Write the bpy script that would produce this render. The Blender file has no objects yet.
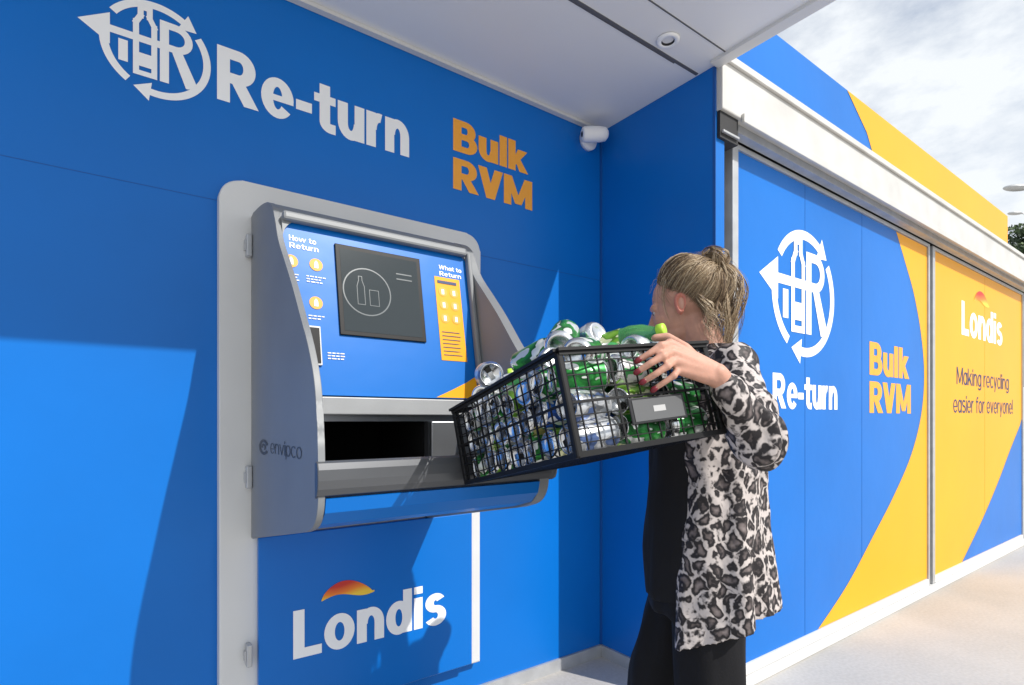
import bpy, bmesh, math, random
from mathutils import Vector, Matrix, noise
random.seed(7)
scn = bpy.context.scene
COL = scn.collection
scn.view_settings.view_transform = 'Standard'
scn.view_settings.look = 'None'
scn.view_settings.exposure = 0

# ---------------------------------------------------------------- camera
FPX = 550.0; CH = 1.25; HY = 420.0
TH = math.radians(36.09); S = math.sin(TH); C = math.cos(TH)
cd = bpy.data.cameras.new("camera"); cam = bpy.data.objects.new("camera", cd); COL.objects.link(cam)
cam.location = (0, 0, CH); cam.rotation_euler = (math.radians(90), 0, -TH)
cd.sensor_width = 36; cd.lens = FPX/1024*36; cd.shift_y = 77.5/1024; cd.clip_start = 0.05; cd.clip_end = 2000
scn.camera = cam

def ray(px, py):
    u = (px-512)/FPX; v = (HY-py)/FPX
    return Vector((S+C*u, C-S*u, v))
def meas(px, py, p0, n):
    """photo measurement -> point on a real plane"""
    d = ray(px, py); o = Vector((0, 0, CH)); p0 = Vector(p0); n = Vector(n)
    return o + d*((p0-o).dot(n)/d.dot(n))
def onY(px, py, Y): return meas(px, py, (0, Y, 0), (0, 1, 0))
def at_depth(px, d, z=0):
    u = (px-512)/FPX; r = u*d
    return Vector((S*d+C*r, C*d-S*r, z))

# ---------------------------------------------------------------- materials
def mat(name, col, rough=0.5, metal=0.0, var=0.0, vscale=5.0, bump=0.0, bscale=20.0, coat=0.0, trans=0.0, spec=None, dist=0.01):
    m = bpy.data.materials.new(name); m.use_nodes = True
    nt = m.node_tree; b = nt.nodes["Principled BSDF"]
    b.inputs["Base Color"].default_value = (*col, 1); b.inputs["Roughness"].default_value = rough
    b.inputs["Metallic"].default_value = metal
    if coat: b.inputs["Coat Weight"].default_value = coat; b.inputs["Coat Roughness"].default_value = 0.08
    if trans: b.inputs["Transmission Weight"].default_value = trans
    if spec is not None: b.inputs["Specular IOR Level"].default_value = spec
    tc = nt.nodes.new("ShaderNodeTexCoord")
    if var > 0:
        n = nt.nodes.new("ShaderNodeTexNoise"); n.inputs["Scale"].default_value = vscale; n.inputs["Detail"].default_value = 6
        nt.links.new(tc.outputs["Object"], n.inputs["Vector"])
        r = nt.nodes.new("ShaderNodeMapRange"); r.inputs[1].default_value = 0.3; r.inputs[2].default_value = 0.7
        r.inputs[3].default_value = 1-var; r.inputs[4].default_value = 1+var
        nt.links.new(n.outputs["Fac"], r.inputs[0])
        mx = nt.nodes.new("ShaderNodeVectorMath"); mx.operation = 'SCALE'; mx.inputs[0].default_value = col
        nt.links.new(r.outputs[0], mx.inputs["Scale"]); nt.links.new(mx.outputs[0], b.inputs["Base Color"])
    if bump > 0:
        n2 = nt.nodes.new("ShaderNodeTexNoise"); n2.inputs["Scale"].default_value = bscale; n2.inputs["Detail"].default_value = 4
        nt.links.new(tc.outputs["Object"], n2.inputs["Vector"])
        bp = nt.nodes.new("ShaderNodeBump"); bp.inputs["Strength"].default_value = bump; bp.inputs["Distance"].default_value = dist
        nt.links.new(n2.outputs["Fac"], bp.inputs["Height"]); nt.links.new(bp.outputs[0], b.inputs["Normal"])
    return m

M = {}
M['blue'] = mat("blue_vinyl", (0.001, 0.155, 0.57), 0.36, var=0.07, vscale=1.3, bump=0.30, bscale=1.6, dist=0.02, spec=0.30)
M['blue_seam'] = mat("blue_seam", (0.002, 0.09, 0.36), 0.6)
M['yellow'] = mat("yellow_vinyl", (0.93, 0.41, 0.006), 0.4, var=0.04, vscale=1.2, bump=0.2, bscale=1.6, dist=0.02, spec=0.3)
M['yellow_seam'] = mat("yellow_seam", (0.70, 0.30, 0.01), 0.6)
M['white'] = mat("white_print", (0.95, 0.955, 0.96), 0.5)
M['orange'] = mat("orange_print", (0.95, 0.40, 0.04), 0.5)
M['navy'] = mat("navy_print", (0.01, 0.03, 0.12), 0.5)
M['darkprint'] = mat("dark_grey_print", (0.06, 0.065, 0.075), 0.5)
M['ceil'] = mat("painted_ceiling", (0.87, 0.87, 0.87), 0.45, var=0.03, vscale=1.0, bump=0.12, bscale=2)
M['ceil_seam'] = mat("ceiling_seam", (0.12, 0.12, 0.13), 0.6)
M['rail'] = mat("rail_steel", (0.60, 0.59, 0.565), 0.45, metal=0.0, var=0.08, vscale=6)
M['steel'] = mat("galvanised_steel", (0.50, 0.51, 0.52), 0.42, metal=0.4, var=0.1, vscale=14)
M['dark'] = mat("dark_gap", (0.02, 0.02, 0.022), 0.7)
M['plate'] = mat("light_grey_powder_coat", (0.70, 0.70, 0.69), 0.45, var=0.03, vscale=4, bump=0.08, bscale=300, dist=0.001)
M['housing'] = mat("grey_powder_coat", (0.22, 0.23, 0.24), 0.50, metal=0.05, var=0.05, vscale=5, bump=0.15, bscale=400, dist=0.001)
M['tray'] = mat("dark_grey_tray", (0.10, 0.105, 0.115), 0.36, metal=0.3, var=0.06, vscale=5)
M['brushed'] = mat("brushed_steel", (0.36, 0.37, 0.39), 0.34, metal=0.85, var=0.06, vscale=9)
M['dull'] = mat("dull_steel", (0.40, 0.41, 0.42), 0.5, metal=0.2, var=0.06, vscale=9)
M['black'] = mat("black_plastic", (0.005, 0.005, 0.006), 0.5, spec=0.3)
M['hole'] = mat("black_interior", (0.006, 0.006, 0.006), 0.9)
M['screen'] = mat("lcd_screen", (0.025, 0.035, 0.04), 0.10, spec=0.6)
M['screen_ink'] = mat("lcd_grey", (0.10, 0.12, 0.13), 0.3)

def concrete():
    m = mat("concrete_paving", (0.50, 0.48, 0.45), 0.9)
    nt = m.node_tree; b = nt.nodes["Principled BSDF"]; tc = nt.nodes.new("ShaderNodeTexCoord")
    n1 = nt.nodes.new("ShaderNodeTexNoise"); n1.inputs["Scale"].default_value = 0.9; n1.inputs["Detail"].default_value = 8
    n2 = nt.nodes.new("ShaderNodeTexNoise"); n2.inputs["Scale"].default_value = 60; n2.inputs["Detail"].default_value = 5
    for n in (n1, n2): nt.links.new(tc.outputs["Object"], n.inputs["Vector"])
    ad = nt.nodes.new("ShaderNodeMath"); ad.operation = 'MULTIPLY_ADD'; ad.inputs[1].default_value = 0.45
    nt.links.new(n2.outputs["Fac"], ad.inputs[0]); nt.links.new(n1.outputs["Fac"], ad.inputs[2])
    r = nt.nodes.new("ShaderNodeValToRGB"); r.color_ramp.elements[0].position = 0.35; r.color_ramp.elements[1].position = 0.68
    r.color_ramp.elements[0].color = (0.36, 0.345, 0.32, 1); r.color_ramp.elements[1].color = (0.53, 0.51, 0.48, 1)
    hf = nt.nodes.new("ShaderNodeMath"); hf.operation = 'MULTIPLY'; hf.inputs[1].default_value = 0.69
    nt.links.new(ad.outputs[0], hf.inputs[0]); nt.links.new(hf.outputs[0], r.inputs[0]); nt.links.new(r.outputs[0], b.inputs["Base Color"])
    bp = nt.nodes.new("ShaderNodeBump"); bp.inputs["Strength"].default_value = 0.3; bp.inputs["Distance"].default_value = 0.003
    nt.links.new(n2.outputs["Fac"], bp.inputs["Height"]); nt.links.new(bp.outputs[0], b.inputs["Normal"])
    return m
M['concrete'] = concrete()

def flame_mat():
    m = mat("flame_print", (0.9, 0.3, 0.02), 0.5)
    nt = m.node_tree; b = nt.nodes["Principled BSDF"]; tc = nt.nodes.new("ShaderNodeTexCoord")
    sp = nt.nodes.new("ShaderNodeSeparateXYZ"); nt.links.new(tc.outputs["Generated"], sp.inputs[0])
    nz = nt.nodes.new("ShaderNodeMath"); nz.operation = 'SINE'
    ml = nt.nodes.new("ShaderNodeMath"); ml.operation = 'MULTIPLY'; ml.inputs[1].default_value = 6.0
    nt.links.new(sp.outputs["X"], ml.inputs[0]); nt.links.new(ml.outputs[0], nz.inputs[0])
    m2 = nt.nodes.new("ShaderNodeMath"); m2.operation = 'MULTIPLY_ADD'; m2.inputs[1].default_value = 0.12
    nt.links.new(nz.outputs[0], m2.inputs[0]); nt.links.new(sp.outputs["Z"], m2.inputs[2])
    r = nt.nodes.new("ShaderNodeValToRGB"); cr = r.color_ramp
    cr.elements[0].position = 0.12; cr.elements[0].color = (0.95, 0.62, 0.05, 1)
    cr.elements[1].position = 0.85; cr.elements[1].color = (0.62, 0.03, 0.02, 1)
    e = cr.elements.new(0.45); e.color = (0.9, 0.22, 0.02, 1)
    nt.links.new(m2.outputs[0], r.inputs[0]); nt.links.new(r.outputs[0], b.inputs["Base Color"])
    return m
M['flame'] = flame_mat()

# ---------------------------------------------------------------- helpers
def empty(name, loc, label=None, category=None):
    e = bpy.data.objects.new(name, None); e.location = loc; e.empty_display_size = 0.1; COL.objects.link(e)
    if label: e["label"] = label
    if category: e["category"] = category
    return e
def adopt(child, parent):
    bpy.context.view_layer.update()
    child.parent = parent; child.matrix_parent_inverse = parent.matrix_world.inverted()
    return child
def mkobj(name, bm, mats, smooth=False, parent=None):
    me = bpy.data.meshes.new(name); bmesh.ops.recalc_face_normals(bm, faces=bm.faces[:]); bm.to_mesh(me); bm.free()
    for m in (mats if isinstance(mats, (list, tuple)) else [mats]): me.materials.append(m)
    if smooth:
        for p in me.polygons: p.use_smooth = True
    ob = bpy.data.objects.new(name, me); COL.objects.link(ob)
    if parent: adopt(ob, parent)
    return ob
def bbox(bm, x0, x1, y0, y1, z0, z1, mi=0, bevel=0.0):
    r = bmesh.ops.create_cube(bm, size=1)
    vs = r['verts']
    for v in vs:
        v.co = Vector((x0+(v.co.x+.5)*(x1-x0), y0+(v.co.y+.5)*(y1-y0), z0+(v.co.z+.5)*(z1-z0)))
    fs = set(f for v in vs for f in v.link_faces)
    for f in fs: f.material_index = mi
    if bevel > 0:
        es = set(e for v in vs for e in v.link_edges)
        rr = bmesh.ops.bevel(bm, geom=list(es), offset=bevel, segments=2, affect='EDGES', profile=0.5)
        for f in rr['faces']: f.material_index = mi
def prism_x(bm, prof, x0, x1, mi=0, bevel=0, seg=2):
    """closed (Y,Z) profile swept along X"""
    a = [bm.verts.new((x0, y, z)) for y, z in prof]; b = [bm.verts.new((x1, y, z)) for y, z in prof]
    n = len(prof); fs = [bm.faces.new(a), bm.faces.new(b[::-1])]
    for i in range(n): fs.append(bm.faces.new((a[i], a[(i+1) % n], b[(i+1) % n], b[i])))
    for f in fs: f.material_index = mi
    if bevel:
        es = list(fs[0].edges)+list(fs[1].edges)
        bmesh.ops.bevel(bm, geom=es, offset=bevel, segments=seg, affect='EDGES', profile=0.5)
def polys(name, plist, place, mats, parent=None, off=0.0, layer=0.0):
    """flat printed shapes: list of (points2d, mat index)"""
    bm = bmesh.new()
    for k, (pts, mi) in enumerate(plist):
        vs = [bm.verts.new(place(a, b, off+layer*k)) for a, b in pts]
        f = bm.faces.new(vs); f.material_index = mi
    me = bpy.data.meshes.new(name); bm.to_mesh(me); bm.free()
    for m in (mats if isinstance(mats, (list, tuple)) else [mats]): me.materials.append(m)
    ob = bpy.data.objects.new(name, me); COL.objects.link(ob)
    if parent: adopt(ob, parent)
    return ob

# ---- grotesque letter shapes: each glyph is a list of convex pieces
def rc(x0, y0, x1, y1): return [(x0, y0), (x1, y0), (x1, y1), (x0, y1)]
def el(cx, cy, rx, ry, s, h, a0, a1, n=None):
    n = n or max(4, int(abs(a1-a0)/11)); out = []
    for i in range(n):
        t0 = math.radians(a0+(a1-a0)*i/n); t1 = math.radians(a0+(a1-a0)*(i+1)/n)
        out.append([(cx+rx*math.cos(t0), cy+ry*math.sin(t0)), (cx+rx*math.cos(t1), cy+ry*math.sin(t1)),
                    (cx+(rx-s)*math.cos(t1), cy+(ry-h)*math.sin(t1)), (cx+(rx-s)*math.cos(t0), cy+(ry-h)*math.sin(t0))])
    return out
def glyph(c, s, h):
    """returns list of groups (each group without self overlap) and the width"""
    X = .74
    if c == ' ': return [], .26
    if c == '-': return [[rc(0, .28, .34, .28+h)]], .34
    if c == 'o': return [el(.33, .37, .33, .39, s, h, 0, 360)], .66
    if c == 'c': return [el(.33, .37, .33, .39, s, h, 42, 318)], .60
    if c == 'e': return [el(.33, .37, .33, .39, s, h*.88, 0, 322), [rc(s*.7, .31, .655, .31+h*.60)]], .66
    if c in 'ag':
        g_ = [el(.31, .37, .31, .39, s, h, 0, 360), [rc(.64-s, 0 if c == 'a' else -.03, .64, X)]]
        if c == 'g': g_.append(el(.33, -.03, .31, .21, s, h, 0, -150))
        return g_, .64
    if c == 'd': return [el(.31, .37, .31, .39, s, h, 0, 360), [rc(.64-s, 0, .64, 1)]], .64
    if c == 'p': return [el(.33, .37, .31, .39, s, h, 0, 360), [rc(0, -.22, s, X)]], .64
    if c == 'l': return [[rc(0, 0, s, 1)]], s
    if c == 'i': return [[rc(0, 0, s, X)], [rc(0, .83, s, 1)]], s
    if c == '!': return [[rc(0, .26, s, 1)], [rc(0, 0, s, .16)]], s
    if c in 'nhu':
        g_ = [[rc(0, 0, s, X if c != 'h' else 1)], el(.325, .40, .305, .355, s, h, 180, 0), [rc(.63-s, 0, .63, .40)]]
        if c == 'u': g_ = [[[(.63-x, X-y) for x, y in q] for q in gg] for gg in g_]
        return g_, .63
    if c == 'r': return [[rc(0, 0, s, X)], el(.33, .38, .31, .37, s, h, 180, 78)], .42
    if c == 't': return [[rc(.12, .2, .12+s, .95)], [rc(0, X-h*.85, .48, X)], el(.37, .2, .25, .21, s, h, 180, 270), [rc(.37, -.01, .48, h-.01)]], .48
    if c == 'f': return [[rc(.12, 0, .12+s, .76)], [rc(0, X-h*.85, .43, X)], el(.34, .76, .22, .24, s, h, 180, 90), [rc(.34, 1-h, .43, 1)]], .43
    if c == 'k': return [[rc(0, 0, s, 1)], [[(s-.03, .16), (.66, X), (.64-s*1.25, X), (s-.03, .16+s*1.2)]], [[(.22, .36), (.36, .50), (.69, 0), (.69-s*1.22, 0)]]], .69
    if c == 's':
        h = min(h, .168)
        r1 = (.78+h)/4-.008; r2 = (.78+h)/2-r1; c1 = .76-r1; c2 = -.02+r2
        return [el(.29, c1, .27, r1, s, h, 28, 270), el(.29, c2, .29, r2, s, h, 90, -152)], .58
    if c in 'vy':
        k = s*1.08
        g_ = [[[(0, X), (k, X), (.32+k/2, 0), (.32-k/2, 0)]]]
        g_.append([[(.64, X), (.64-k, X), (.32-k/2, 0), (.32+k/2, 0)]] if c == 'v' else [[(.64, X), (.64-k, X), (.32-k/2-.10, -.24), (.32+k/2-.10, -.24)]])
        return g_, .64
    if c == 'w' or c == 'W':
        T_ = X if c == 'w' else 1; q = .26; k = s*1.0; g_ = []
        for a in (0, 2*q): g_ += [[[(a, T_), (a+k, T_), (a+q+k/2, 0), (a+q-k/2+.02, 0)]], [[(a+2*q+k*.9, T_), (a+2*q, T_), (a+q-k/2+.02, 0), (a+q+k/2, 0)]]]
        return g_, 4*q+k*.9
    if c == 'L': return [[rc(0, 0, s, 1)], [rc(s, 0, .58, h*1.05)]], .58
    if c == 'H': return [[rc(0, 0, s, 1)], [rc(.72-s, 0, .72, 1)], [rc(s, .5-h/2, .72-s, .5+h/2)]], .72
    if c == 'B':
        h = min(h, .195)
        y1 = .5-h/2; y2 = .5+h/2; ra = (1-y1)/2; rb = y2/2
        return [[rc(0, 0, s, 1)], [rc(s, 1-h, .39, 1)], [rc(s, y1, .39, y2)], el(.39, 1-ra, .29, ra, s, h, 90, -90), [rc(s, 0, .41, h)], el(.41, rb, .32, rb, s, h, 90, -90)], .73
    if c == 'R':
        ra = .32; h = min(h, .20)
        return [[rc(0, 0, s, 1)], [rc(s, 1-h, .40, 1)], [rc(s, 1-2*ra, .40, 1-2*ra+h)], el(.40, 1-ra, .32, ra, s, h, 90, -90), [[(.24, .42), (.50, .44), (.78, 0), (.78-s*1.2, 0)]]], .78
    if c == 'V':
        k = s*1.1; return [[[(0, 1), (k, 1), (.40+k/2, 0), (.40-k/2, 0)]], [[(.80, 1), (.80-k, 1), (.40-k/2, 0), (.40+k/2, 0)]]], .80
    if c == 'M':
        k = s*1.05; W_ = .98; return [[rc(0, 0, s, 1)], [rc(W_-s, 0, W_, 1)], [[(0.01, 1), (.01+k, 1), (W_/2+k*.42, .08), (W_/2-k*.42, .08)]], [[(W_-.01, 1), (W_-.01-k, 1), (W_/2-k*.42, .08), (W_/2+k*.42, .08)]]], W_
    return [[rc(0, 0, .3, .7)]], .3
def lettering(name, items, place, m, parent=None, off=0.0012):
    """items: (text, a0, b_baseline, a1, b_capline, stroke weight)"""
    V = []; Fc = []
    for body, a0, b0, a1, b1, s in items:
        h = s*0.84; x = 0; G = []; gap = 0.105-0.24*s
        for ci, c in enumerate(body):
            if c == 'V' and ci: x -= 0.07
            if ci and body[ci-1] == 'V': x -= 0.01
            g_, w_ = glyph(c, s, h)
            for gi, grp in enumerate(g_):
                for q in grp: G.append(([(x+px_, py_) for px_, py_ in q], gi))
            x += w_+gap
        x -= gap
        for q, gi in G:
            k = len(V)
            for px_, py_ in q: V.append(place(a0+px_/x*(a1-a0), b0+py_*(b1-b0), off+gi*0.00012))
            Fc.append(tuple(range(k, k+len(q))))
    me = bpy.data.meshes.new(name); me.from_pydata(V, [], Fc); me.materials.append(m)
    ob = bpy.data.objects.new(name, me); COL.objects.link(ob)
    if parent: adopt(ob, parent)
    return ob
def planeY(Y): return lambda a, b, off=0.0: Vector((a, Y-off, b))
def disc(cx, cy, r, n=28, ry=None):
    return [(cx+r*math.cos(2*math.pi*i/n), cy+(ry or r)*math.sin(2*math.pi*i/n)) for i in range(n)]
def arc(cx, cy, r0, r1, a0, a1, n=24):
    return el(cx, cy, r1, r1, r1-r0, r1-r0, a0, a1, n)
def seg(p, q, w_):
    p = Vector(p); q = Vector(q); d = (q-p).normalized(); n = Vector((-d.y, d.x))*w_/2; p = p-d*w_/2; q = q+d*w_/2
    return [tuple(p+n), tuple(q+n), tuple(q-n), tuple(p-n)]
def roundel(name, cx, cy, R, place, m, parent, off=0.0012):
    P = []; lay = []
    def add(qs, k):
        for q in qs: P.append(q); lay.append(k)
    ro, ri = 1.0, 0.855
    add(arc(0, 0, ri, ro, 146, 60), 0); add(arc(0, 0, ri, ro, 36, -98), 0); add(arc(0, 0, ri, ro, -124, -190), 0)
    def head(ang, s=0.20):
        t = math.radians(ang); c, s_ = math.cos(t), math.sin(t); rm = (ro+ri)/2
        return [(c*(rm+s), s_*(rm+s)), (c*rm+s_*s*1.5, s_*rm-c*s*1.5), (c*(rm-s), s_*(rm-s))]
    add([head(60)], 1); add([head(-98)], 1)
    w_ = 0.15
    add([[(-1.34, 0.14), (-0.82, 0.46), (-0.82, -0.18)]], 2)
    add([rc(-0.83, .14-w_/2, .36, .14+w_/2)], 3)
    # bottle drawn in line, standing on the same base as the letter
    b_ = [(-.30, .80), (-.14, .80), (-.14, .62), (-.06, .46), (-.06, -.58), (-.38, -.58), (-.38, .46), (-.30, .62)]
    for i in range(len(b_)): add([seg(b_[i], b_[(i+1) % len(b_)], .105)], 8+i % 4)
    add([rc(-.38, -.44, -.06, -.16)], 13)
    add([[(x+0.34, y+0.375) for x, y in q] for q in arc(0, 0, 0.235-w_/2, 0.235+w_/2, 90, -90, 12)], 4)
    add([rc(.04, .61-w_/2, .34, .61+w_/2)], 5); add([rc(.04, -.63, .04+w_*1.1, .61)], 6)
    add([[(.25, .10), (.46, .10), (.72, -.48), (.66, -.58), (.56, -.63), (.52, -.63)]], 7)
    add([rc(-.68, -.44, -.52, .0)], 4)
    V = []; Fc = []
    for q, k in zip(P, lay):
        n0 = len(V)
        for x, y in q: V.append(place(cx+x*R, cy+y*R, off+k*0.0001))
        Fc.append(tuple(range(n0, n0+len(q))))
    me = bpy.data.meshes.new(name); me.from_pydata(V, [], Fc); me.materials.append(m)
    ob = bpy.data.objects.new(name, me); COL.objects.link(ob); adopt(ob, parent); return ob
def flame(name, x0, x1, z0, z1, place, parent):
    up = []; lo = []
    for i in range(25):
        t = i/24
        top = 0.10+0.9*math.sin(math.pi*min(1, t*1.05))**0.7*(1-0.35*t)
        bot = 0.02+0.16*math.sin(2*math.pi*t*0.9)+0.1*t
        up.append((x0+t*(x1-x0), z0+(z1-z0)*top)); lo.append((x0+t*(x1-x0), z0+(z1-z0)*min(bot, top-0.01)))
    return polys(name, [(lo+up[::-1], 0)], place, M['flame'], parent, off=0.002)

# ---------------------------------------------------------------- world + sun
tv = Vector((-0.43, 1.0, -1.06)).normalized()
w = bpy.data.worlds.new("World"); scn.world = w; w.use_nodes = True
nt = w.node_tree; bg = nt.nodes["Background"]
sky = nt.nodes.new("ShaderNodeTexSky"); sky.sky_type = 'NISHITA'; sky.sun_disc = False
sky.sun_elevation = math.asin(-tv.z); sky.sun_rotation = math.atan2(-tv.x, -tv.y)
tc = nt.nodes.new("ShaderNodeTexCoord"); mp = nt.nodes.new("ShaderNodeMapping"); mp.inputs["Scale"].default_value = (1, 1, 2.2)
nz = nt.nodes.new("ShaderNodeTexNoise"); nz.inputs["Scale"].default_value = 3.4; nz.inputs["Detail"].default_value = 9; nz.inputs["Roughness"].default_value = 0.6
nt.links.new(tc.outputs["Generated"], mp.inputs[0]); nt.links.new(mp.outputs[0], nz.inputs["Vector"])
cr = nt.nodes.new("ShaderNodeValToRGB"); cr.color_ramp.elements[0].position = 0.38; cr.color_ramp.elements[1].position = 0.56
cr.color_ramp.elements[0].color = (0.45, 0.45, 0.45, 1)
nt.links.new(nz.outputs["Fac"], cr.inputs[0])
mx = nt.nodes.new("ShaderNodeMix"); mx.data_type = 'RGBA'; mx.inputs[7].default_value = (6.9, 7.2, 7.5, 1)
nt.links.new(cr.outputs[0], mx.inputs[0]); nt.links.new(sky.outputs[0], mx.inputs[6]); nt.links.new(mx.outputs[2], bg.inputs["Color"])
bg.inputs["Strength"].default_value = 0.138
sd = bpy.data.lights.new("sun", 'SUN'); sd.energy = 4.3; sd.angle = math.radians(0.5); sd.color = (1, 0.96, 0.9)
sun = bpy.data.objects.new("sun", sd); COL.objects.link(sun); sun.location = (3, -5, 8); sun.rotation_euler = tv.to_track_quat('-Z', 'Y').to_euler()

# ---------------------------------------------------------------- ground
bm = bmesh.new(); bmesh.ops.create_grid(bm, x_segments=2, y_segments=2, size=600)
g = mkobj("ground", bm, M['concrete']); g["kind"] = "structure"

# ---------------------------------------------------------------- kiosk building
WY = 2.085; CX = 2.106; DY = 1.47
kb = empty("kiosk_building", (2.1, 2.1, 0), "blue and yellow kiosk with recessed bay and sliding doors", "building")
bm = bmesh.new(); bbox(bm, -4, CX, WY, WY+0.12, 0.06, 2.78)
bbox(bm, -4, CX-0.004, WY-0.0008, WY+0.01, 1.99, 1.992, 1)
bbox(bm, -1.6, -1.598, WY-0.0009, WY+0.01, 0.062, 2.778, 1)
wall = mkobj("wall", bm, [M['blue'], M['blue_seam']], parent=kb)
wall["label"] = "blue vinyl-clad recessed wall with white and orange lettering"
bm = bmesh.new(); bbox(bm, CX, CX+0.066, 1.40, WY+0.12, 0.06, 2.78, 0)
bbox(bm, CX-0.010, CX, WY-0.010, WY-0.0005, 0.062, 2.778, 1)
bbox(bm, CX-0.002, CX, 1.398, 1.412, 0.062, 2.778, 1)
mkobj("side_wall", bm, [M['blue'], M['blue_seam']], parent=kb)
bm = bmesh.new(); bbox(bm, -4, CX+0.02, WY-0.012, WY+0.12, 0, 0.059); bbox(bm, CX-0.012, CX+0.066, 1.39, WY-0.013, 0, 0.059)
mkobj("plinth", bm, M['steel'], parent=kb)
bm = bmesh.new(); bbox(bm, -4, CX+0.004, 0.855, 4.0, 2.781, 3.20, 0)
bbox(bm, -4, CX-0.01, 1.478, 1.492, 2.778, 2.79, 1); bbox(bm, -4, CX-0.01, 1.322, 1.327, 2.7785, 2.79, 1)
bbox(bm, 1.2, 1.95, 1.478+0.016, 1.478+0.02, 2.7785, 2.79, 1)
bbox(bm, 0.2, 0.203, 1.494, WY, 2.7795, 2.79, 1)
bbox(bm, CX-0.045, CX+0.012, 0.85, 1.395, 2.766, 2.80, 2, 0.003)
bbox(bm, -4, CX-0.05, WY-0.03, WY-0.002, 2.764, 2.7795, 2)
canopy = mkobj("canopy", bm, [M['ceil'], M['ceil_seam'], M['plate']], parent=kb)
def lathe(bm, prof, n=24, mi=0, Mx=Matrix.Identity(4)):
    rings = []
    for r, z in prof:
        if r < 1e-6: rings.append([bm.verts.new(Mx @ Vector((0, 0, z)))])
        else: rings.append([bm.verts.new(Mx @ Vector((r*math.cos(2*math.pi*i/n), r*math.sin(2*math.pi*i/n), z))) for i in range(n)])
    for k in range(len(rings)-1):
        a, b = rings[k], rings[k+1]; m_ = mi[k] if isinstance(mi, (list, tuple)) else mi
        for i in range(n):
            j = (i+1) % n
            if len(a) == 1 and len(b) == 1: break
            if len(a) == 1: f = bm.faces.new((a[0], b[j], b[i]))
            elif len(b) == 1: f = bm.faces.new((a[i], a[j], b[0]))
            else: f = bm.faces.new((a[i], a[j], b[j], b[i]))
            f.material_index = m_; f.smooth = True
bm = bmesh.new(); lathe(bm, [(0.0, 0.004), (0.022, 0.004), (0.026, -0.006), (0.040, -0.008), (0.045, -0.004), (0.046, 0.0)], 32, [1, 1, 0, 0, 0], Matrix.Translation((1.811, 1.419, 2.779)))
mkobj("downlight", bm, [M['white'], M['dark']], parent=canopy)

PW = planeY(WY)
a0 = onY(217, 100, WY); a1 = onY(409, 157, WY)
lettering("return_lettering", [("Re-turn", a0.x, 2.333, a1.x, 2.518, 0.235)], PW, M['white'], wall)
roundel("return_emblem", 0.120, 2.428, 0.150, PW, M['white'], wall)
b0 = onY(453, 118, WY).x; b1 = onY(528, 150, WY).x; b2 = onY(532, 200, WY).x
lettering("bulk_lettering", [("Bulk", b0, 2.425, b1, 2.565, 0.25), ("RVM", b0, 2.258, b2, 2.395, 0.25)], PW, M['orange'], wall)

bm = bmesh.new(); bbox(bm, CX+0.07, 7.55, 1.53, 4.0, 0.0, 2.77, 0); bbox(bm, CX+0.07, 6.925, 1.53, 4.0, 2.77, 3.17, 0)
mkobj("store_room", bm, M['dark'], parent=kb)
bm = bmesh.new(); bbox(bm, CX+0.07, 6.93, 1.46, 1.53, 2.825, 3.20)
fa = mkobj("fascia", bm, M['blue'], parent=kb)
p = [onY(853, 90, 1.46), onY(868, 125, 1.46), onY(878, 170, 1.46)]
zt = 3.198
pts = [(p[0].x-0.08, zt), (p[1].x-0.02, 3.03), (p[2].x, 2.827), (6.928, 2.827), (6.928, zt)]
polys("fascia_graphic", [(pts, 0)], planeY(1.46), M['yellow'], fa, off=0.002)
bm = bmesh.new()
bbox(bm, CX+0.008, 7.62, 1.37, 1.458, 2.585, 2.81, 0, 0.006); bbox(bm, CX+0.15, 7.62, 1.355, 1.369, 2.565, 2.605, 0, 0.003)
bbox(bm, CX+0.004, 7.62, 1.355, 1.369, 2.79, 2.822, 0, 0.003)
bbox(bm, CX+0.15, 7.6, 1.405, 1.45, 2.548, 2.584, 2)
bbox(bm, CX+0.012, CX+0.148, 1.385, 1.45, 2.47, 2.584, 1); bbox(bm, CX+0.020, CX+0.140, 1.372, 1.384, 2.49, 2.50, 2, 0.002)
mkobj("door_rail", bm, [M['rail'], M['dark'], M['steel']], parent=kb)
bm = bmesh.new(); bbox(bm, CX+0.075, 2.225, 1.452, 1.525, 0.0, 2.56, 0, 0.004); bbox(bm, 2.24, 2.262, 1.47, 1.52, 0, 2.56, 0)
mkobj("door_post", bm, M['steel'], parent=kb)
bm = bmesh.new(); bbox(bm, 2.17, 7.62, 1.42, 1.528, 0.001, 0.030, 0, 0.005)
mkobj("door_track", bm, [M['plate'], M['rail']], parent=kb)

def door(x0, x1, base, seams, sm):
    bm = bmesh.new()
    bbox(bm, x0+0.05, x1-0.03, DY, 1.515, 0.085, 2.52, 0)
    for s in seams: bbox(bm, s, s+0.003, DY-0.0008, DY+0.01, 0.086, 2.519, 1)
    bbox(bm, x0, x0+0.048, DY-0.012, 1.518, 0.036, 2.545, 2, 0.003); bbox(bm, x1-0.028, x1, DY-0.012, 1.518, 0.036, 2.545, 2, 0.003)
    bbox(bm, x0+0.049, x1-0.029, DY-0.010, 1.517, 2.521, 2.544, 2); bbox(bm, x0+0.049, x1-0.029, DY-0.012, 1.517, 0.036, 0.084, 3)
    return mkobj("sliding_door", bm, [base, sm, M['steel'], M['plate']], parent=kb)
d1 = door(2.33, 4.87, M['blue'], [3.03, 3.74], M['blue_seam']); d1["label"] = "blue sliding door with white emblem and yellow sweep"
d2 = door(4.93, 7.52, M['yellow'], [6.25], M['yellow_seam']); d2["label"] = "yellow sliding door with blue corner graphic"
PD = planeY(DY)
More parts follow.
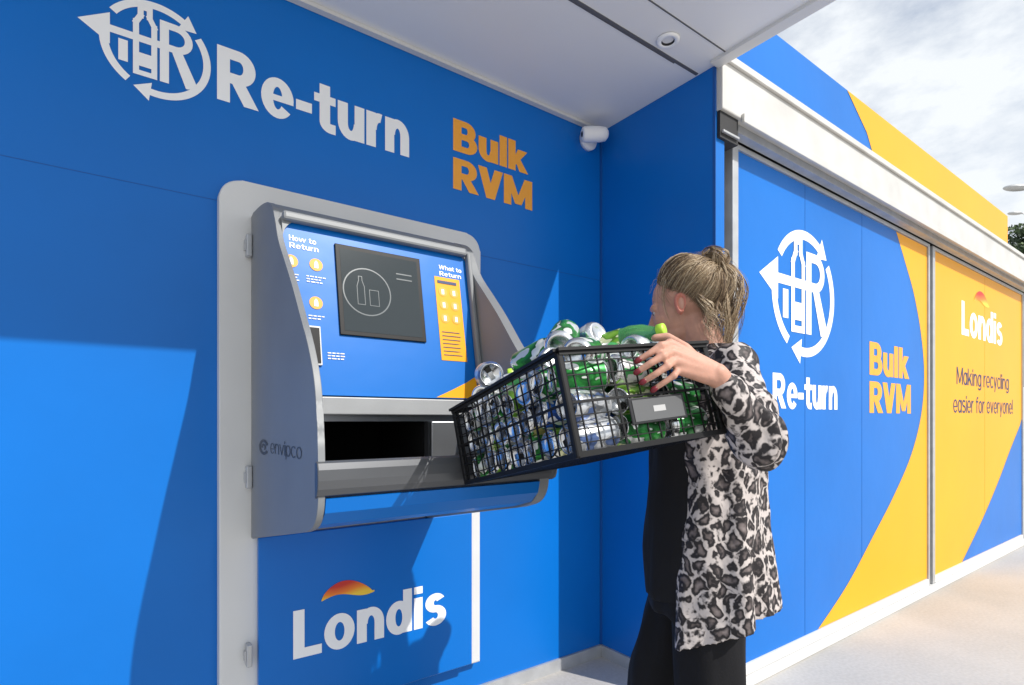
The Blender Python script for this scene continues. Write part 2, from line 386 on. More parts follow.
cpts = [(896, 236), (905, 262), (914, 295), (921, 335), (924, 375), (921, 415), (911, 455), (894, 495), (872, 538), (847, 585), (818, 636)]
ZB = 0.087
cv = [onY(a, b, DY) for a, b in cpts]; cv[0].z = 2.518; cv[-1].z = ZB
def smooth_curve(c, n=5):
    out = []
    for i in range(len(c)-1):
        p0 = c[max(i-1, 0)]; p1 = c[i]; p2 = c[i+1]; p3 = c[min(i+2, len(c)-1)]
        for k in range(n):
            t = k/n
            out.append(0.5*((2*p1)+(-p0+p2)*t+(2*p0-5*p1+4*p2-p3)*t*t+(-p0+3*p1-3*p2+p3)*t**3))
    out.append(c[-1]); return out
sc = [(q.x, min(2.518, max(ZB, q.z))) for q in smooth_curve(cv)]
polys("door_graphic", [(sc+[(4.838, ZB), (4.838, 2.518)], 0)], PD, M['yellow'], d1, off=0.0012)
roundel("door_emblem", 3.03, 1.93, 0.34, PD, M['white'], d1)
lettering("door_return_lettering", [("Re-turn", 2.70, 1.31, 3.41, 1.49, 0.235)], PD, M['white'], d1)
lettering("door_bulk_lettering", [("Bulk", 3.85, 1.535, 4.50, 1.745, 0.25), ("RVM", 3.85, 1.295, 4.53, 1.495, 0.25)], PD, M['orange'], d1)
cv = [onY(a, b, DY) for a, b in [(1020, 425), (1010, 450), (998, 482), (982, 520), (962, 572)]]; cv[-1].z = ZB
sc = [(q.x, max(ZB, q.z)) for q in smooth_curve(cv)]; sc = [q for q in sc if q[0] < 7.48]
sc = [(7.488, sc[0][1]+0.06)]+sc
polys("door_graphic", [(sc+[(7.488, ZB)], 0)], PD, M['blue'], d2, off=0.0012)
lettering("shop_lettering", [("Londis", 5.62, 1.95, 6.80, 2.23, 0.225)], PD, M['white'], d2)
flame("flame_mark", 5.95, 6.38, 2.26, 2.39, PD, d2)
lettering("slogan_lettering", [("Making recycling", 5.50, 1.54, 7.02, 1.68, 0.13)], PD, M['navy'], d2)
lettering("slogan_lettering", [("easier for everyone!", 5.42, 1.31, 7.16, 1.45, 0.13)], PD, M['navy'], d2)

# ---------------------------------------------------------------- security camera
sc_ = empty("security_camera", (1.967, WY, 2.68), "small white security camera mounted high on the blue wall", "security camera")
bm = bmesh.new()
RX = Matrix.Rotation(math.radians(90), 4, 'X')
lathe(bm, [(0, 0), (0.05, 0), (0.052, 0.02), (0.046, 0.03), (0, 0.031)], 28, 0, Matrix.Translation((2.000, WY, 2.70)) @ RX)
bbox(bm, 1.985, 2.015, WY-0.09, WY-0.02, 2.685, 2.712, 0, 0.008)
mkobj("bracket", bm, M['white'], parent=sc_)
dirm = Vector((-1.0, 0.50, -0.10)).normalized().to_track_quat('Z', 'Y').to_matrix().to_4x4()
bm = bmesh.new(); lathe(bm, [(0, -0.062), (0.020, -0.060), (0.033, -0.048), (0.037, -0.02), (0.037, 0.060), (0.033, 0.070), (0.024, 0.074), (0.014, 0.074)], 28, 0, Matrix.Translation((1.975, WY-0.095, 2.690)) @ dirm)
mkobj("shell", bm, M['white'], parent=sc_)
bm = bmesh.new(); lathe(bm, [(0.015, 0.072), (0.010, 0.076), (0, 0.077)], 24, 0, Matrix.Translation((1.975, WY-0.095, 2.690)) @ dirm)
mkobj("lens", bm, M['black'], parent=sc_)

# ---------------------------------------------------------------- recycling machine
rm = empty("recycling_machine", (0.8, 2.0, 0), "grey bulk recycling machine with screen, tray and blue door", "recycling machine")
def rrect(x0, x1, z0, z1, r, corners=(1, 1, 1, 1), n=8):
    out = []
    for k, (cx, cz, a) in enumerate([(x1-r, z1-r, 0), (x0+r, z1-r, 90), (x0+r, z0+r, 180), (x1-r, z0+r, 270)]):
        if corners[k]:
            for i in range(n+1):
                t = math.radians(a+90*i/n); out.append((cx+r*math.cos(t), cz+r*math.sin(t)))
        else: out.append([(x1, z1), (x0, z1), (x0, z0), (x1, z0)][k])
    return out
def slab(bm, outline, y0, y1, mi=0, bevel=0.0):
    a = [bm.verts.new((x, y0, z)) for x, z in outline]; b = [bm.verts.new((x, y1, z)) for x, z in outline]
    n = len(a); f0 = bm.faces.new(a); fs = [f0, bm.faces.new(b[::-1])]
    for i in range(n): fs.append(bm.faces.new((a[i], a[(i+1) % n], b[(i+1) % n], b[i])))
    for f in fs: f.material_index = mi
    if bevel: bmesh.ops.bevel(bm, geom=list(f0.edges), offset=bevel, segments=3, affect='EDGES', profile=0.5)
bm = bmesh.new(); slab(bm, rrect(0.289, 1.315, 0.185, 2.06, 0.07, (1, 1, 0, 0)), 2.04, WY-0.0005, 0, 0.008)
mkobj("back_plate", bm, M['plate'], parent=rm)
XL0, XL1, XR0, XR1 = 0.385, 0.401, 1.040, 1.076
ctrl = [(2.00, 1.945), (1.90, 1.935), (1.82, 1.921), (1.768, 1.904), (1.728, 1.876), (1.698, 1.832), (1.660, 1.764), (1.584, 1.683), (1.512, 1.606), (1.436, 1.515), (1.367, 1.431), (1.3175, 1.344), (1.295, 1.25), (1.286, 1.16), (1.285, 1.08), (1.296, 1.03), (1.33, 0.995), (1.40, 0.972)]
cc = smooth_curve([Vector((a, b, 0)) for a, b in ctrl], 4)
prof = [(2.039, 0.845), (2.039, 1.946)]+[(q.x, q.y) for q in cc]
for xa, xb, bv in ((XL0, XL1, 0.007), (XR0, XR1, 0.015)):
    bm = bmesh.new(); prism_x(bm, prof, xa, xb, 0, bv, 4); sp_ = mkobj("side_panel", bm, M['housing'], parent=rm)
    for p_ in sp_.data.polygons: p_.use_smooth = len(p_.vertices) == 4 and abs(p_.normal.x) < 0.98
tp = [(2.038, 1.945)]+[(q.x, q.y-0.001) for q in cc[:20]]+[(1.708, 1.800), (2.038, 1.80)]
bm = bmesh.new(); prism_x(bm, tp, XL1-0.0005, XR0+0.006)
for xs, sg in ((XL1, 1), (XR0, -1)):
    r_ = 0.07; zc = 1.845; pts_ = [(xs, zc)]
    for i in range(11):
        t_ = math.radians(90*i/10); pts_.append((xs+sg*(r_-r_*math.cos(t_)), zc-r_+r_*math.sin(t_)))
    a = [bm.verts.new((x, 1.690+(1.86-z)*-0.18, z)) for x, z in pts_]; b = [bm.verts.new((x, 1.76, z)) for x, z in pts_]
    n = len(a); bm.faces.new(a); bm.faces.new(b[::-1])
    for i in range(n): bm.faces.new((a[i], a[(i+1) % n], b[(i+1) % n], b[i]))
mkobj("top_cover", bm, M['housing'], parent=rm)
Pp0 = Vector((0, 1.60, 1.32)); Pt = Vector((0, 0.098, 0.53)).normalized(); Pn = Vector((0, -Pt.z, Pt.y)).normalized()
def PP(a, b, off=0.0): return Pp0+Vector((a, 0, 0))+Pt*b+Pn*off
def pm(px, py):
    q = meas(px, py, Pp0, Pn); return (q.x, (q-Pp0).dot(Pt))
def panel_box(bm, a0, a1, b0, b1, o0, o1, mi=0, bevel=0):
    r = bmesh.ops.create_cube(bm, size=1)
    vs = r['verts']
    for v in vs: v.co = PP(a0+(v.co.x+.5)*(a1-a0), b0+(v.co.y+.5)*(b1-b0), o0+(v.co.z+.5)*(o1-o0))
    for f in set(f for v in vs for f in v.link_faces): f.material_index = mi
    if bevel:
        rr = bmesh.ops.bevel(bm, geom=list(set(e for v in vs for e in v.link_edges)), offset=bevel, segments=2, affect='EDGES', profile=0.5)
        for f in rr['faces']: f.material_index = mi
bm = bmesh.new(); panel_box(bm, XL1+0.001, XR0-0.001, 0.002, 0.530, -0.02, 0.0)
fp = mkobj("front_panel", bm, M['blue'], parent=rm); fp["label"] = "blue control panel with screen and printed instructions"
bm = bmesh.new(); panel_box(bm, XR0-0.018, XR0-0.0005, 0.002, 0.530, 0.0005, 0.024, 0, 0.006); panel_box(bm, XL1+0.0005, XR0-0.0185, 0.517, 0.545, 0.0005, 0.026, 0, 0.008)
mkobj("panel_frame", bm, M['housing'], parent=rm)
s0 = pm(336, 246); s1 = pm(424, 341)
bm = bmesh.new(); panel_box(bm, s0[0]-0.006, s1[0]+0.006, s1[1]-0.006, s0[1]+0.006, 0.0005, 0.007, 1, 0.002)
panel_box(bm, s0[0]+0.008, s1[0]-0.008, s1[1]+0.008, s0[1]-0.008, 0.007, 0.0076, 0)
scr = mkobj("screen", bm, [M['screen'], M['black']], parent=fp)
cxs = s0[0]+(s1[0]-s0[0])*0.32; cys = s1[1]+(s0[1]-s1[1])*0.5; rs = (s0[1]-s1[1])*0.28
L = [(q, 0) for q in arc(cxs, cys, rs*0.95, rs, 0, 360, 40)]
bt = [(-.42, -.55), (-.12, -.55), (-.12, .2), (-.2, .45), (-.2, .62), (-.34, .62), (-.34, .45), (-.42, .2)]
cn = [(.08, -.55), (.46, -.55), (.46, .1), (.08, .1)]
for shp in (bt, cn):
    for i in range(len(shp)): L.append((seg((cxs+shp[i][0]*rs, cys+shp[i][1]*rs), (cxs+shp[(i+1) % len(shp)][0]*rs, cys+shp[(i+1) % len(shp)][1]*rs), 0.002), 0))
polys("screen_icon", L, PP, M['screen_ink'], scr, off=0.0080, layer=0.00001)
polys("screen_lines", [([(s1[0]-0.085, s0[1]-0.06-i*0.018), (s1[0]-0.03, s0[1]-0.06-i*0.018), (s1[0]-0.03, s0[1]-0.064-i*0.018), (s1[0]-0.085, s0[1]-0.064-i*0.018)], 0) for i in (0, 1)], PP, M['screen_ink'], scr, off=0.0085)
h0 = pm(289, 241); h1 = pm(319, 248)
lettering("how_lettering", [("How to", h0[0], h0[1]+0.003, h1[0]-0.008, h0[1]+0.020, 0.19), ("Return", h0[0], h0[1]-0.020, h1[0]-0.002, h0[1]-0.003, 0.19)], PP, M['white'], fp)
for px, py in ((291, 261), (316, 265), (316, 303)):
    c_ = pm(px, py)
    ic = polys("instruction_icon", [(disc(c_[0], c_[1], 0.0195, 24), 0)], PP, [M['orange']], fp, off=0.0015)
    polys("instruction_glyph", [([(c_[0]-.006, c_[1]-.011), (c_[0]+.006, c_[1]-.011), (c_[0]+.006, c_[1]+.003), (c_[0]+.002, c_[1]+.012), (c_[0]-.002, c_[1]+.012), (c_[0]-.006, c_[1]+.003)], 0)], PP, [M['white']], ic, off=0.0025)
def fine(cx, cy, w_, n, sp=0.0085, h=0.0032):
    lines = []
    for i in range(n):
        ww = w_*random.uniform(0.65, 1.0); x = cx-w_/2
        while x < cx-w_/2+ww:
            l_ = random.uniform(0.006, 0.014); lines.append(([(x, cy-i*sp), (x+l_, cy-i*sp), (x+l_, cy-i*sp+h), (x, cy-i*sp+h)], 0)); x += l_+0.003
    polys("fine_print", lines, PP, M['white'], fp, off=0.002)
c_ = pm(317, 278); fine(c_[0], c_[1], 0.062, 3); c_ = pm(294, 275); fine(c_[0], c_[1], 0.030, 4); c_ = pm(318, 317); fine(c_[0], c_[1], 0.055, 2)
c_ = pm(336, 354); fine(c_[0], c_[1], 0.05, 3)
q0 = pm(434, 276); q1 = pm(467, 362)
sh = polys("info_sheet", [([(q0[0], q0[1]), (q0[0], q1[1]), (q1[0], q1[1]), (q1[0], q0[1])], 0)], PP, M['yellow'], fp, off=0.0015)
gl = []
ww_ = q1[0]-q0[0]; hh_ = q0[1]-q1[1]
for i in range(3):
    for k in range(2):
        cx_ = q0[0]+ww_*(0.28+0.44*k); cz_ = q1[1]+hh_*(0.82-0.16*i)
        gl.append((disc(cx_, cz_, ww_*0.17, 16, ry=hh_*0.055), 0))
        gl.append(([(cx_-ww_*.05, cz_-hh_*.03), (cx_+ww_*.05, cz_-hh_*.03), (cx_+ww_*.05, cz_+hh_*.03), (cx_-ww_*.05, cz_+hh_*.03)], 2))
for i in range(7):
    z_ = q1[1]+hh_*(0.06+0.045*i); gl.append(([(q0[0]+ww_*.1, z_), (q0[0]+ww_*random.uniform(.6, .92), z_), (q0[0]+ww_*.8, z_+0.0025), (q0[0]+ww_*.1, z_+0.0025)], 1))
gl.append((rc(q0[0]+ww_*.1, q1[1]+hh_*.92, q0[0]+ww_*.85, q1[1]+hh_*.955), 1))
polys("info_sheet_print", gl, PP, [M['orange'], M['navy'], M['white']], fp, off=0.0025, layer=0.00003)
wq = pm(439, 270); wr = pm(461, 270)
lettering("what_lettering", [("What to", wq[0], wq[1]+0.003, wr[0], wq[1]+0.019, 0.19), ("Return", wq[0], wq[1]-0.020, wr[0]-0.004, wq[1]-0.004, 0.19)], PP, M['white'], fp)
polys("panel_sweep", [([(0.86, 0.004), (1.0215, 0.004), (1.0215, 0.082), (0.98, 0.058), (0.92, 0.03)], 0)], PP, M['yellow'], fp, off=0.0015)
r0 = pm(308, 326); r1 = pm(321, 366)
bm = bmesh.new(); panel_box(bm, r0[0]-0.003, r1[0]+0.003, r1[1], r0[1], 0.0, 0.008, 1, 0.002); panel_box(bm, r0[0]+0.0005, r1[0]-0.0015, r1[1]+0.006, r0[1]-0.006, 0.0082, 0.010, 0)
mkobj("scanner_slot", bm, [M['black'], M['plate']], parent=fp)
bm = bmesh.new()
bbox(bm, XL1+.001, XR0-.001, 1.583, 1.618, 1.266, 1.317, 1, 0.003)
bbox(bm, XL1+.001, XR0-.001, 1.619, 1.65, 1.246, 1.30, 0); bbox(bm, 0.842, XR0-.001, 1.619, 1.65, 1.08, 1.2455, 0); bbox(bm, XL1+.001, 0.43, 1.619, 1.65, 1.08, 1.2455, 0)
bbox(bm, 0.8425, XR0-.002, 1.60, 1.6185, 1.128, 1.246, 0, 0.004)
mkobj("chute_surround", bm, [M['brushed'], M['dull']], parent=rm)
bm = bmesh.new(); bbox(bm, 0.431, 0.8415, 1.651, 2.03, 1.09, 1.2455, 0)
bmesh.ops.delete(bm, geom=[f for f in bm.faces if all(abs(v.co.y-1.651) < 1e-5 for v in f.verts)], context='FACES')
mkobj("chute_opening", bm, M['hole'], parent=rm)
bm = bmesh.new(); prism_x(bm, [(1.65, 1.127), (1.330, 1.075), (1.318, 1.142), (1.300, 1.142), (1.296, 1.06), (1.33, 1.045), (2.035, 0.90), (2.035, 1.07), (1.65, 1.07)], XL1+.001, XR0-.001)
mkobj("tray", bm, M['tray'], parent=rm)
lipc = [(1.298, 1.150), (1.288, 1.155), (1.278, 1.150), (1.273, 1.135), (1.2715, 1.11), (1.274, 1.09), (1.281, 1.075), (1.296, 1.068)]
bm = bmesh.new(); prism_x(bm, lipc, 0.380, 1.10, 0, 0.003); mkobj("tray_lip", bm, M['tray'], smooth=False, parent=rm)
bm = bmesh.new(); prism_x(bm, [(1.2955, 1.0675), (1.283, 1.066), (1.292, 1.032), (1.325, 1.000), (1.40, 0.978), (2.03, 0.858), (2.03, 0.88), (1.40, 1.01), (1.335, 1.03)], XL1+.0015, XR0-.001)
mkobj("tray_underside", bm, M['blue'], parent=rm)
bm = bmesh.new(); bbox(bm, 0.405, 1.256, 2.015, 2.039, 0.20, 0.85, 0, 0.003)
sdr = mkobj("service_door", bm, M['blue'], parent=rm); sdr["label"] = "blue lower service door with white shop lettering"
PS = planeY(2.015)
lettering("shop_lettering", [("Londis", 0.517, 0.408, 1.128, 0.578, 0.225)], PS, M['white'], sdr)
flame("flame_mark", 0.615, 0.815, 0.592, 0.665, PS, sdr)
for z in (1.80, 1.02, 0.42):
    bm = bmesh.new(); bbox(bm, 0.366, 0.384, 2.005, 2.039, z, z+0.075, 0, 0.004); bbox(bm, 0.361, 0.3655, 2.012, 2.03, z+0.02, z+0.055, 0)
    mkobj("hinge", bm, M['steel'], parent=rm)
def PX(a, b, off=0.0): return Vector((XL0-off, -a, b))
e0 = meas(260, 452, (XL0, 0, 0), (1, 0, 0)); e1 = meas(302, 452, (XL0, 0, 0), (1, 0, 0))
ez0 = e0.z+0.004
lettering("maker_lettering", [("envipco", -e0.y+0.145, ez0, -e1.y, ez0+0.040, 0.09)], PX, M['darkprint'], rm)
ar_ = [[(-e0.y+0.055+x*0.062, ez0+0.014+y*0.024) for x, y in q] for q in arc(0, 0, .66, 1, 20, 330, 24)+arc(0, 0, .2, .45, -60, 200, 12)]
polys("maker_mark", [(q, 0) for q in ar_], PX, M['darkprint'], rm, off=0.0015)

# ---------------------------------------------------------------- crate
P1 = Vector((0.684, 0.735, 1.181)); P3 = Vector((0.744, 1.262, 1.074)); P2 = Vector((1.080, 0.688, 1.222))
ex = (P2-P1).normalized(); ey = (P3-P1); ey = (ey-ex*ey.dot(ex)).normalized(); ez = ex.cross(ey)
CM = Matrix(((ex.x, ey.x, ez.x, P1.x), (ex.y, ey.y, ez.y, P1.y), (ex.z, ey.z, ez.z, P1.z), (0, 0, 0, 1)))
def K(x, y, z): return CM @ Vector((x, y, z))
CW, CL, CHh = 0.40, 0.53, 0.207
HZ = CHh-0.225   # hand offsets were measured from the rim
bm = bmesh.new()
def side(n, m_, length, along):
    def b(a0, a1, z0, z1, o0, o1):
        if along == 'x0': bbox(bm, a0, a1, o0, o1, z0, z1)
        if along == 'x1': bbox(bm, a0, a1, CL-o1, CL-o0, z0, z1)
        if along == 'y0': bbox(bm, o0, o1, a0, a1, z0, z1)
        if along == 'y1': bbox(bm, CW-o1, CW-o0, a0, a1, z0, z1)
    for i in range(1, n):
        a = length*i/n; wd = 0.0026 if i % 4 else 0.005
        b(a-wd/2, a+wd/2, 0.012, CHh-0.012, 0.0022, 0.0050)
    for k in range(1, m_):
        z = CHh*k/m_; hh = 0.0011 if k != m_//2 else 0.0026
        b(0.012, length-0.012, z-hh, z+hh, 0.0008, 0.0046)
    b(0.003, length-0.003, CHh-0.013, CHh-0.004, -0.003, 0.007)
    b(0.0, length, CHh-0.006, CHh, -0.008, 0.007)
    b(0.004, length-0.004, 0.0, 0.011, -0.001, 0.007)
side(13, 8, CW, 'x0'); side(13, 8, CW, 'x1'); side(17, 8, CL, 'y0'); side(17, 8, CL, 'y1')
for x in (0, CW-0.013):
    for y in (0, CL-0.013): bbox(bm, x-0.0012, x+0.0142, y-0.0012, y+0.0142, -0.001, CHh-0.007, 0, 0.004)
for i in range(13): bbox(bm, 0.01+i*0.031, 0.016+i*0.031, 0.008, CL-0.008, 0.001, 0.006)
for i in range(17): bbox(bm, 0.008, CW-0.008, 0.012+i*0.031, 0.018+i*0.031, 0.0025, 0.0075)
crate = mkobj("plastic_crate", bm, M['black']); crate.matrix_world = CM
crate["label"] = "black lattice crate of cans and bottles tipped onto tray"; crate["category"] = "crate"
bm = bmesh.new(); bbox(bm, 0.140, 0.290, -0.005, -0.0012, 0.045, 0.098, 0, 0.002); bbox(bm, 0.148, 0.282, -0.0062, -0.0052, 0.050, 0.093, 1); bbox(bm, 0.200, 0.232, -0.0066, -0.0062, 0.066, 0.078, 2)
lp = mkobj("label_plate", bm, [mat("black_label_frame", (0.012, 0.012, 0.014), 0.35), mat("grey_label", (0.11, 0.112, 0.115), 0.35), mat("pale_label_mark", (0.45, 0.45, 0.45), 0.5)]); lp.matrix_world = CM; adopt(lp, crate)

# ---------------------------------------------------------------- cans and bottles
def label_mat(name, c1, c2, c3, scale=30, metal=0.5):
    m = mat(name, c1, 0.32, metal=metal)
    nt = m.node_tree; b = nt.nodes["Principled BSDF"]; tc = nt.nodes.new("ShaderNodeTexCoord")
    mpp = nt.nodes.new("ShaderNodeMapping"); mpp.inputs["Scale"].default_value = (1, 1, 0.6)
    v = nt.nodes.new("ShaderNodeTexNoise"); v.inputs["Scale"].default_value = scale; v.inputs["Detail"].default_value = 1.5
    nt.links.new(tc.outputs["Object"], mpp.inputs[0]); nt.links.new(mpp.outputs[0], v.inputs["Vector"])
    r = nt.nodes.new("ShaderNodeValToRGB"); r.color_ramp.interpolation = 'CONSTANT'
    r.color_ramp.elements[0].position = 0; r.color_ramp.elements[0].color = (*c3, 1)
    r.color_ramp.elements[1].position = 0.52; r.color_ramp.elements[1].color = (*c2, 1)
    e = r.color_ramp.elements.new(0.60); e.color = (*c3, 1)
    e = r.color_ramp.elements.new(0.40); e.color = (*[x*0.55 for x in c1], 1)
    e = r.color_ramp.elements.new(0.45); e.color = (*c1, 1)
    nt.links.new(v.outputs["Fac"], r.inputs[0]); nt.links.new(r.outputs[0], b.inputs["Base Color"])
    return m
alu = mat("aluminium", (0.75, 0.76, 0.77), 0.22, metal=1.0)
CANS = [("green", label_mat("green_can_print", (0.02, 0.20, 0.04), (0.03, 0.30, 0.05), (0.75, 0.78, 0.75))),
        ("silver and blue", label_mat("silver_can_print", (0.65, 0.67, 0.70), (0.60, 0.63, 0.68), (0.10, 0.16, 0.35))),
        ("lime green", label_mat("lime_can_print", (0.20, 0.45, 0.04), (0.25, 0.50, 0.06), (0.80, 0.82, 0.5))),
        ("blue", label_mat("blue_can_print", (0.02, 0.10, 0.42), (0.03, 0.14, 0.5), (0.75, 0.76, 0.8))),
        ("white", label_mat("white_can_print", (0.72, 0.73, 0.72), (0.75, 0.75, 0.74), (0.06, 0.36, 0.10), metal=0.2)),
        ("red", label_mat("red_can_print", (0.50, 0.02, 0.02), (0.55, 0.03, 0.03), (0.8, 0.8, 0.8))),
        ("dark", label_mat("dark_can_print", (0.02, 0.02, 0.025), (0.04, 0.04, 0.045), (0.6, 0.5, 0.2)))]
can_body = []
for nm, m_ in CANS:
    bm = bmesh.new()
    lathe(bm, [(0.0, -0.050), (0.018, -0.051), (0.024, -0.0575), (0.028, -0.054), (0.033, -0.046), (0.033, 0.042), (0.031, 0.049), (0.027, 0.0555), (0.0275, 0.0575), (0.0255, 0.0575), (0.0245, 0.0545)], 24, [1, 1, 1, 1, 0, 0, 0, 1, 1, 1])
    me = bpy.data.meshes.new("can_body"); bm.to_mesh(me); bm.free(); me.materials.append(m_); me.materials.append(alu); can_body.append(me)
bm = bmesh.new(); lathe(bm, [(0.0, 0.0535), (0.0243, 0.0535), (0.0244, 0.0545)], 20, 0)
bbox(bm, -0.006, 0.012, -0.006, 0.006, 0.0540, 0.0552, 0, 0.0004); bbox(bm, -0.019, -0.007, -0.007, 0.007, 0.0538, 0.0541, 1)
lid_me = bpy.data.meshes.new("can_lid"); bm.to_mesh(lid_me); bm.free(); lid_me.materials.append(alu); lid_me.materials.append(M['hole'])
def pet(name, col): return mat(name, col, 0.15, trans=0.6)
bottle_me = []
for nm, col in (("green", (0.12, 0.50, 0.16)), ("clear", (0.80, 0.86, 0.88))):
    bm = bmesh.new()
    lathe(bm, [(0, -0.10), (0.022, -0.104), (0.030, -0.098), (0.032, -0.085), (0.0305, -0.05), (0.032, -0.045), (0.032, 0.01), (0.0305, 0.015), (0.032, 0.03), (0.026, 0.06), (0.013, 0.085), (0.0125, 0.098)], 24, [0, 0, 0, 0, 0, 1, 0, 0, 0, 0, 0])
    me = bpy.data.meshes.new("bottle"); bm.to_mesh(me); bm.free(); me.materials.append(pet(nm+"_pet", col)); me.materials.append(CANS[2 if nm == "green" else 4][1]); bottle_me.append((nm, me))
bm = bmesh.new(); lathe(bm, [(0.0135, 0.09), (0.0155, 0.091), (0.0155, 0.104), (0.014, 0.107), (0, 0.107)], 20, 0)
cap_me = bpy.data.meshes.new("bottle_cap"); bm.to_mesh(cap_me); bm.free(); cap_me.materials.append(mat("lime_cap_plastic", (0.45, 0.75, 0.05), 0.4))
def add_can(k, Mx):
    o = bpy.data.objects.new("drink_can", can_body[k]); COL.objects.link(o); o.matrix_world = CM @ Mx
    o["label"] = "empty %s drink can lying in the black crate" % CANS[k][0]; o["category"] = "drink can"; o["group"] = "empties in the crate"
    l = bpy.data.objects.new("lid", lid_me); COL.objects.link(l); l.parent = o
def add_bottle(k, Mx):
    o = bpy.data.objects.new("plastic_bottle", bottle_me[k][1]); COL.objects.link(o); o.matrix_world = CM @ Mx
    o["label"] = "empty %s plastic bottle lying in the black crate" % bottle_me[k][0]; o["category"] = "plastic bottle"; o["group"] = "empties in the crate"
    l = bpy.data.objects.new("cap", cap_me); COL.objects.link(l); l.parent = o
def T(x, y, z): return Matrix.Translation((x, y, z))
def R(a, ax): return Matrix.Rotation(math.radians(a), 4, ax)
wts = [0, 0, 0, 0, 1, 1, 1, 2, 3, 4, 4, 4, 6]
for lay in range(3):
    for j in range(7):
        for i in range(3):
            if lay < 2 and i == 1 and 1 < j < 6: continue
            x = 0.076+0.124*i; y = 0.050+0.0715*j; z = 0.041+0.060*lay
            jz = 18 if lay else 9
            add_can(random.choice(wts), T(x, y, z) @ R(random.uniform(-jz, jz), 'Z') @ R(90+random.uniform(-9, 9)+(180 if random.random() < .5 else 0), 'Y') @ R(random.uniform(0, 360), 'Z'))
heap = [(0, 0.12, 0.075, 0.216, 35, 80), (4, 0.20, 0.14, 0.217, -50, 95), (1, 0.30, 0.09, 0.216, 15, 96), (0, 0.31, 0.20, 0.222, 65, 75), (1, 0.09, 0.18, 0.212, 80, 100), (1, 0.20, 0.24, 0.228, 20, 65),
        (4, 0.10, 0.29, 0.212, -30, 82), (0, 0.21, 0.33, 0.222, 40, 100), (1, 0.33, 0.33, 0.222, 100, 80), (0, 0.14, 0.40, 0.216, 70, 95), (4, 0.28, 0.43, 0.218, -35, 90),
        (1, 0.060, 0.395, 0.262, -112, 103), (4, 0.24, 0.49, 0.218, 15, 80), (0, 0.13, 0.150, 0.272, 40, 62), (1, 0.22, 0.20, 0.276, 100, 96), (4, 0.10, 0.49, 0.220, 40, 90), (0, 0.13, 0.28, 0.268, -70, 84)]
for k, x, y, z, a, b_ in heap: add_can(k, T(x, y, z) @ R(a, 'Z') @ R(b_, 'Y') @ R(random.uniform(0, 360), 'Z'))
add_bottle(0, T(0.275, 0.13, 0.252) @ R(-65, 'Z') @ R(92, 'Y')); add_bottle(1, T(0.24, 0.40, 0.262) @ R(150, 'Z') @ R(84, 'Y'))

# ---------------------------------------------------------------- person
O = Vector((1.36, 0.95, 0)); Fv = Vector((-0.6, 0.8, 0)); Lv = Vector((-0.8, -0.6, 0)); UP = Vector((0, 0, 1))
def W(f, l, z): return O+Fv*f+Lv*l+UP*z
def capsule(bm, a, b, ra, rb, n=14):
    a = Vector(a); b = Vector(b); ax = (b-a); Ln = ax.length
    ax = ax.normalized() if Ln > 1e-6 else Vector((0, 0, 1))
    s = Vector((0, 0, 1)) if abs(ax.z) < 0.9 else Vector((1, 0, 0))
    s = (s-ax*s.dot(ax)).normalized(); q = ax.cross(s)
    prof = []
    for k in range(5): t_ = math.pi/2*(1-k/4.0); prof.append((-ra*math.sin(t_), ra*math.cos(t_)))
    for k in range(5): t_ = math.pi/2*k/4.0; prof.append((Ln+rb*math.sin(t_), rb*math.cos(t_)))
    rings = []
    for h, r in prof:
        c = a+ax*h
        if r < 1e-5: rings.append([bm.verts.new(c)])
        else: rings.append([bm.verts.new(c+(s*math.cos(2*math.pi*i/n)+q*math.sin(2*math.pi*i/n))*r) for i in range(n)])
    for k in range(len(rings)-1):
        A, B = rings[k], rings[k+1]
        for i in range(n):
            j = (i+1) % n
            if len(A) == 1: bm.faces.new((A[0], B[i], B[j]))
            elif len(B) == 1: bm.faces.new((A[j], A[i], B[0]))
            else: bm.faces.new((A[i], B[i], B[j], A[j]))
def ellipsoid(bm, c, r, ax=(Fv, Lv, UP), n=20):
    c = Vector(c); res = bmesh.ops.create_uvsphere(bm, u_segments=n, v_segments=n//2+2, radius=1)
    for v in res['verts']: v.co = c+ax[0]*v.co.x*r[0]+ax[1]*v.co.y*r[1]+ax[2]*v.co.z*r[2]
def loftz(bm, rings, n=28):
    """rings: (f, l, z, rf, rl)"""
    R_ = [[bm.verts.new(W(f+rf*math.cos(2*math.pi*i/n), l+rl*math.sin(2*math.pi*i/n), z)) for i in range(n)] for f, l, z, rf, rl in rings]
    for a, b in zip(R_, R_[1:]):
        for i in range(n): j = (i+1) % n; bm.faces.new((a[i], a[j], b[j], b[i]))
    bm.faces.new(R_[0][::-1]); bm.faces.new(R_[-1])
def remesh(bm, name, mats, voxel, it=2, wr=None, parent=None):
    ob = mkobj(name, bm, mats)
    md = ob.modifiers.new("r", 'REMESH'); md.mode = 'VOXEL'; md.voxel_size = voxel; md.use_smooth_shade = True
    sm = ob.modifiers.new("s", 'SMOOTH'); sm.factor = 0.5; sm.iterations = it
    bpy.context.view_layer.update(); dg = bpy.context.evaluated_depsgraph_get()
    me = bpy.data.meshes.new_from_object(ob.evaluated_get(dg)); old = ob.data; ob.modifiers.clear(); ob.data = me; bpy.data.meshes.remove(old)
    me.materials.clear()
    for m in (mats if isinstance(mats, (list, tuple)) else [mats]): me.materials.append(m)
    if wr:
        nn = [v.normal.copy() for v in me.vertices]
        for v, n_ in zip(me.vertices, nn): v.co += n_*wr(v.co)
    for p in me.polygons: p.use_smooth = True; p.material_index = 0
    if parent: adopt(ob, parent)
    return ob

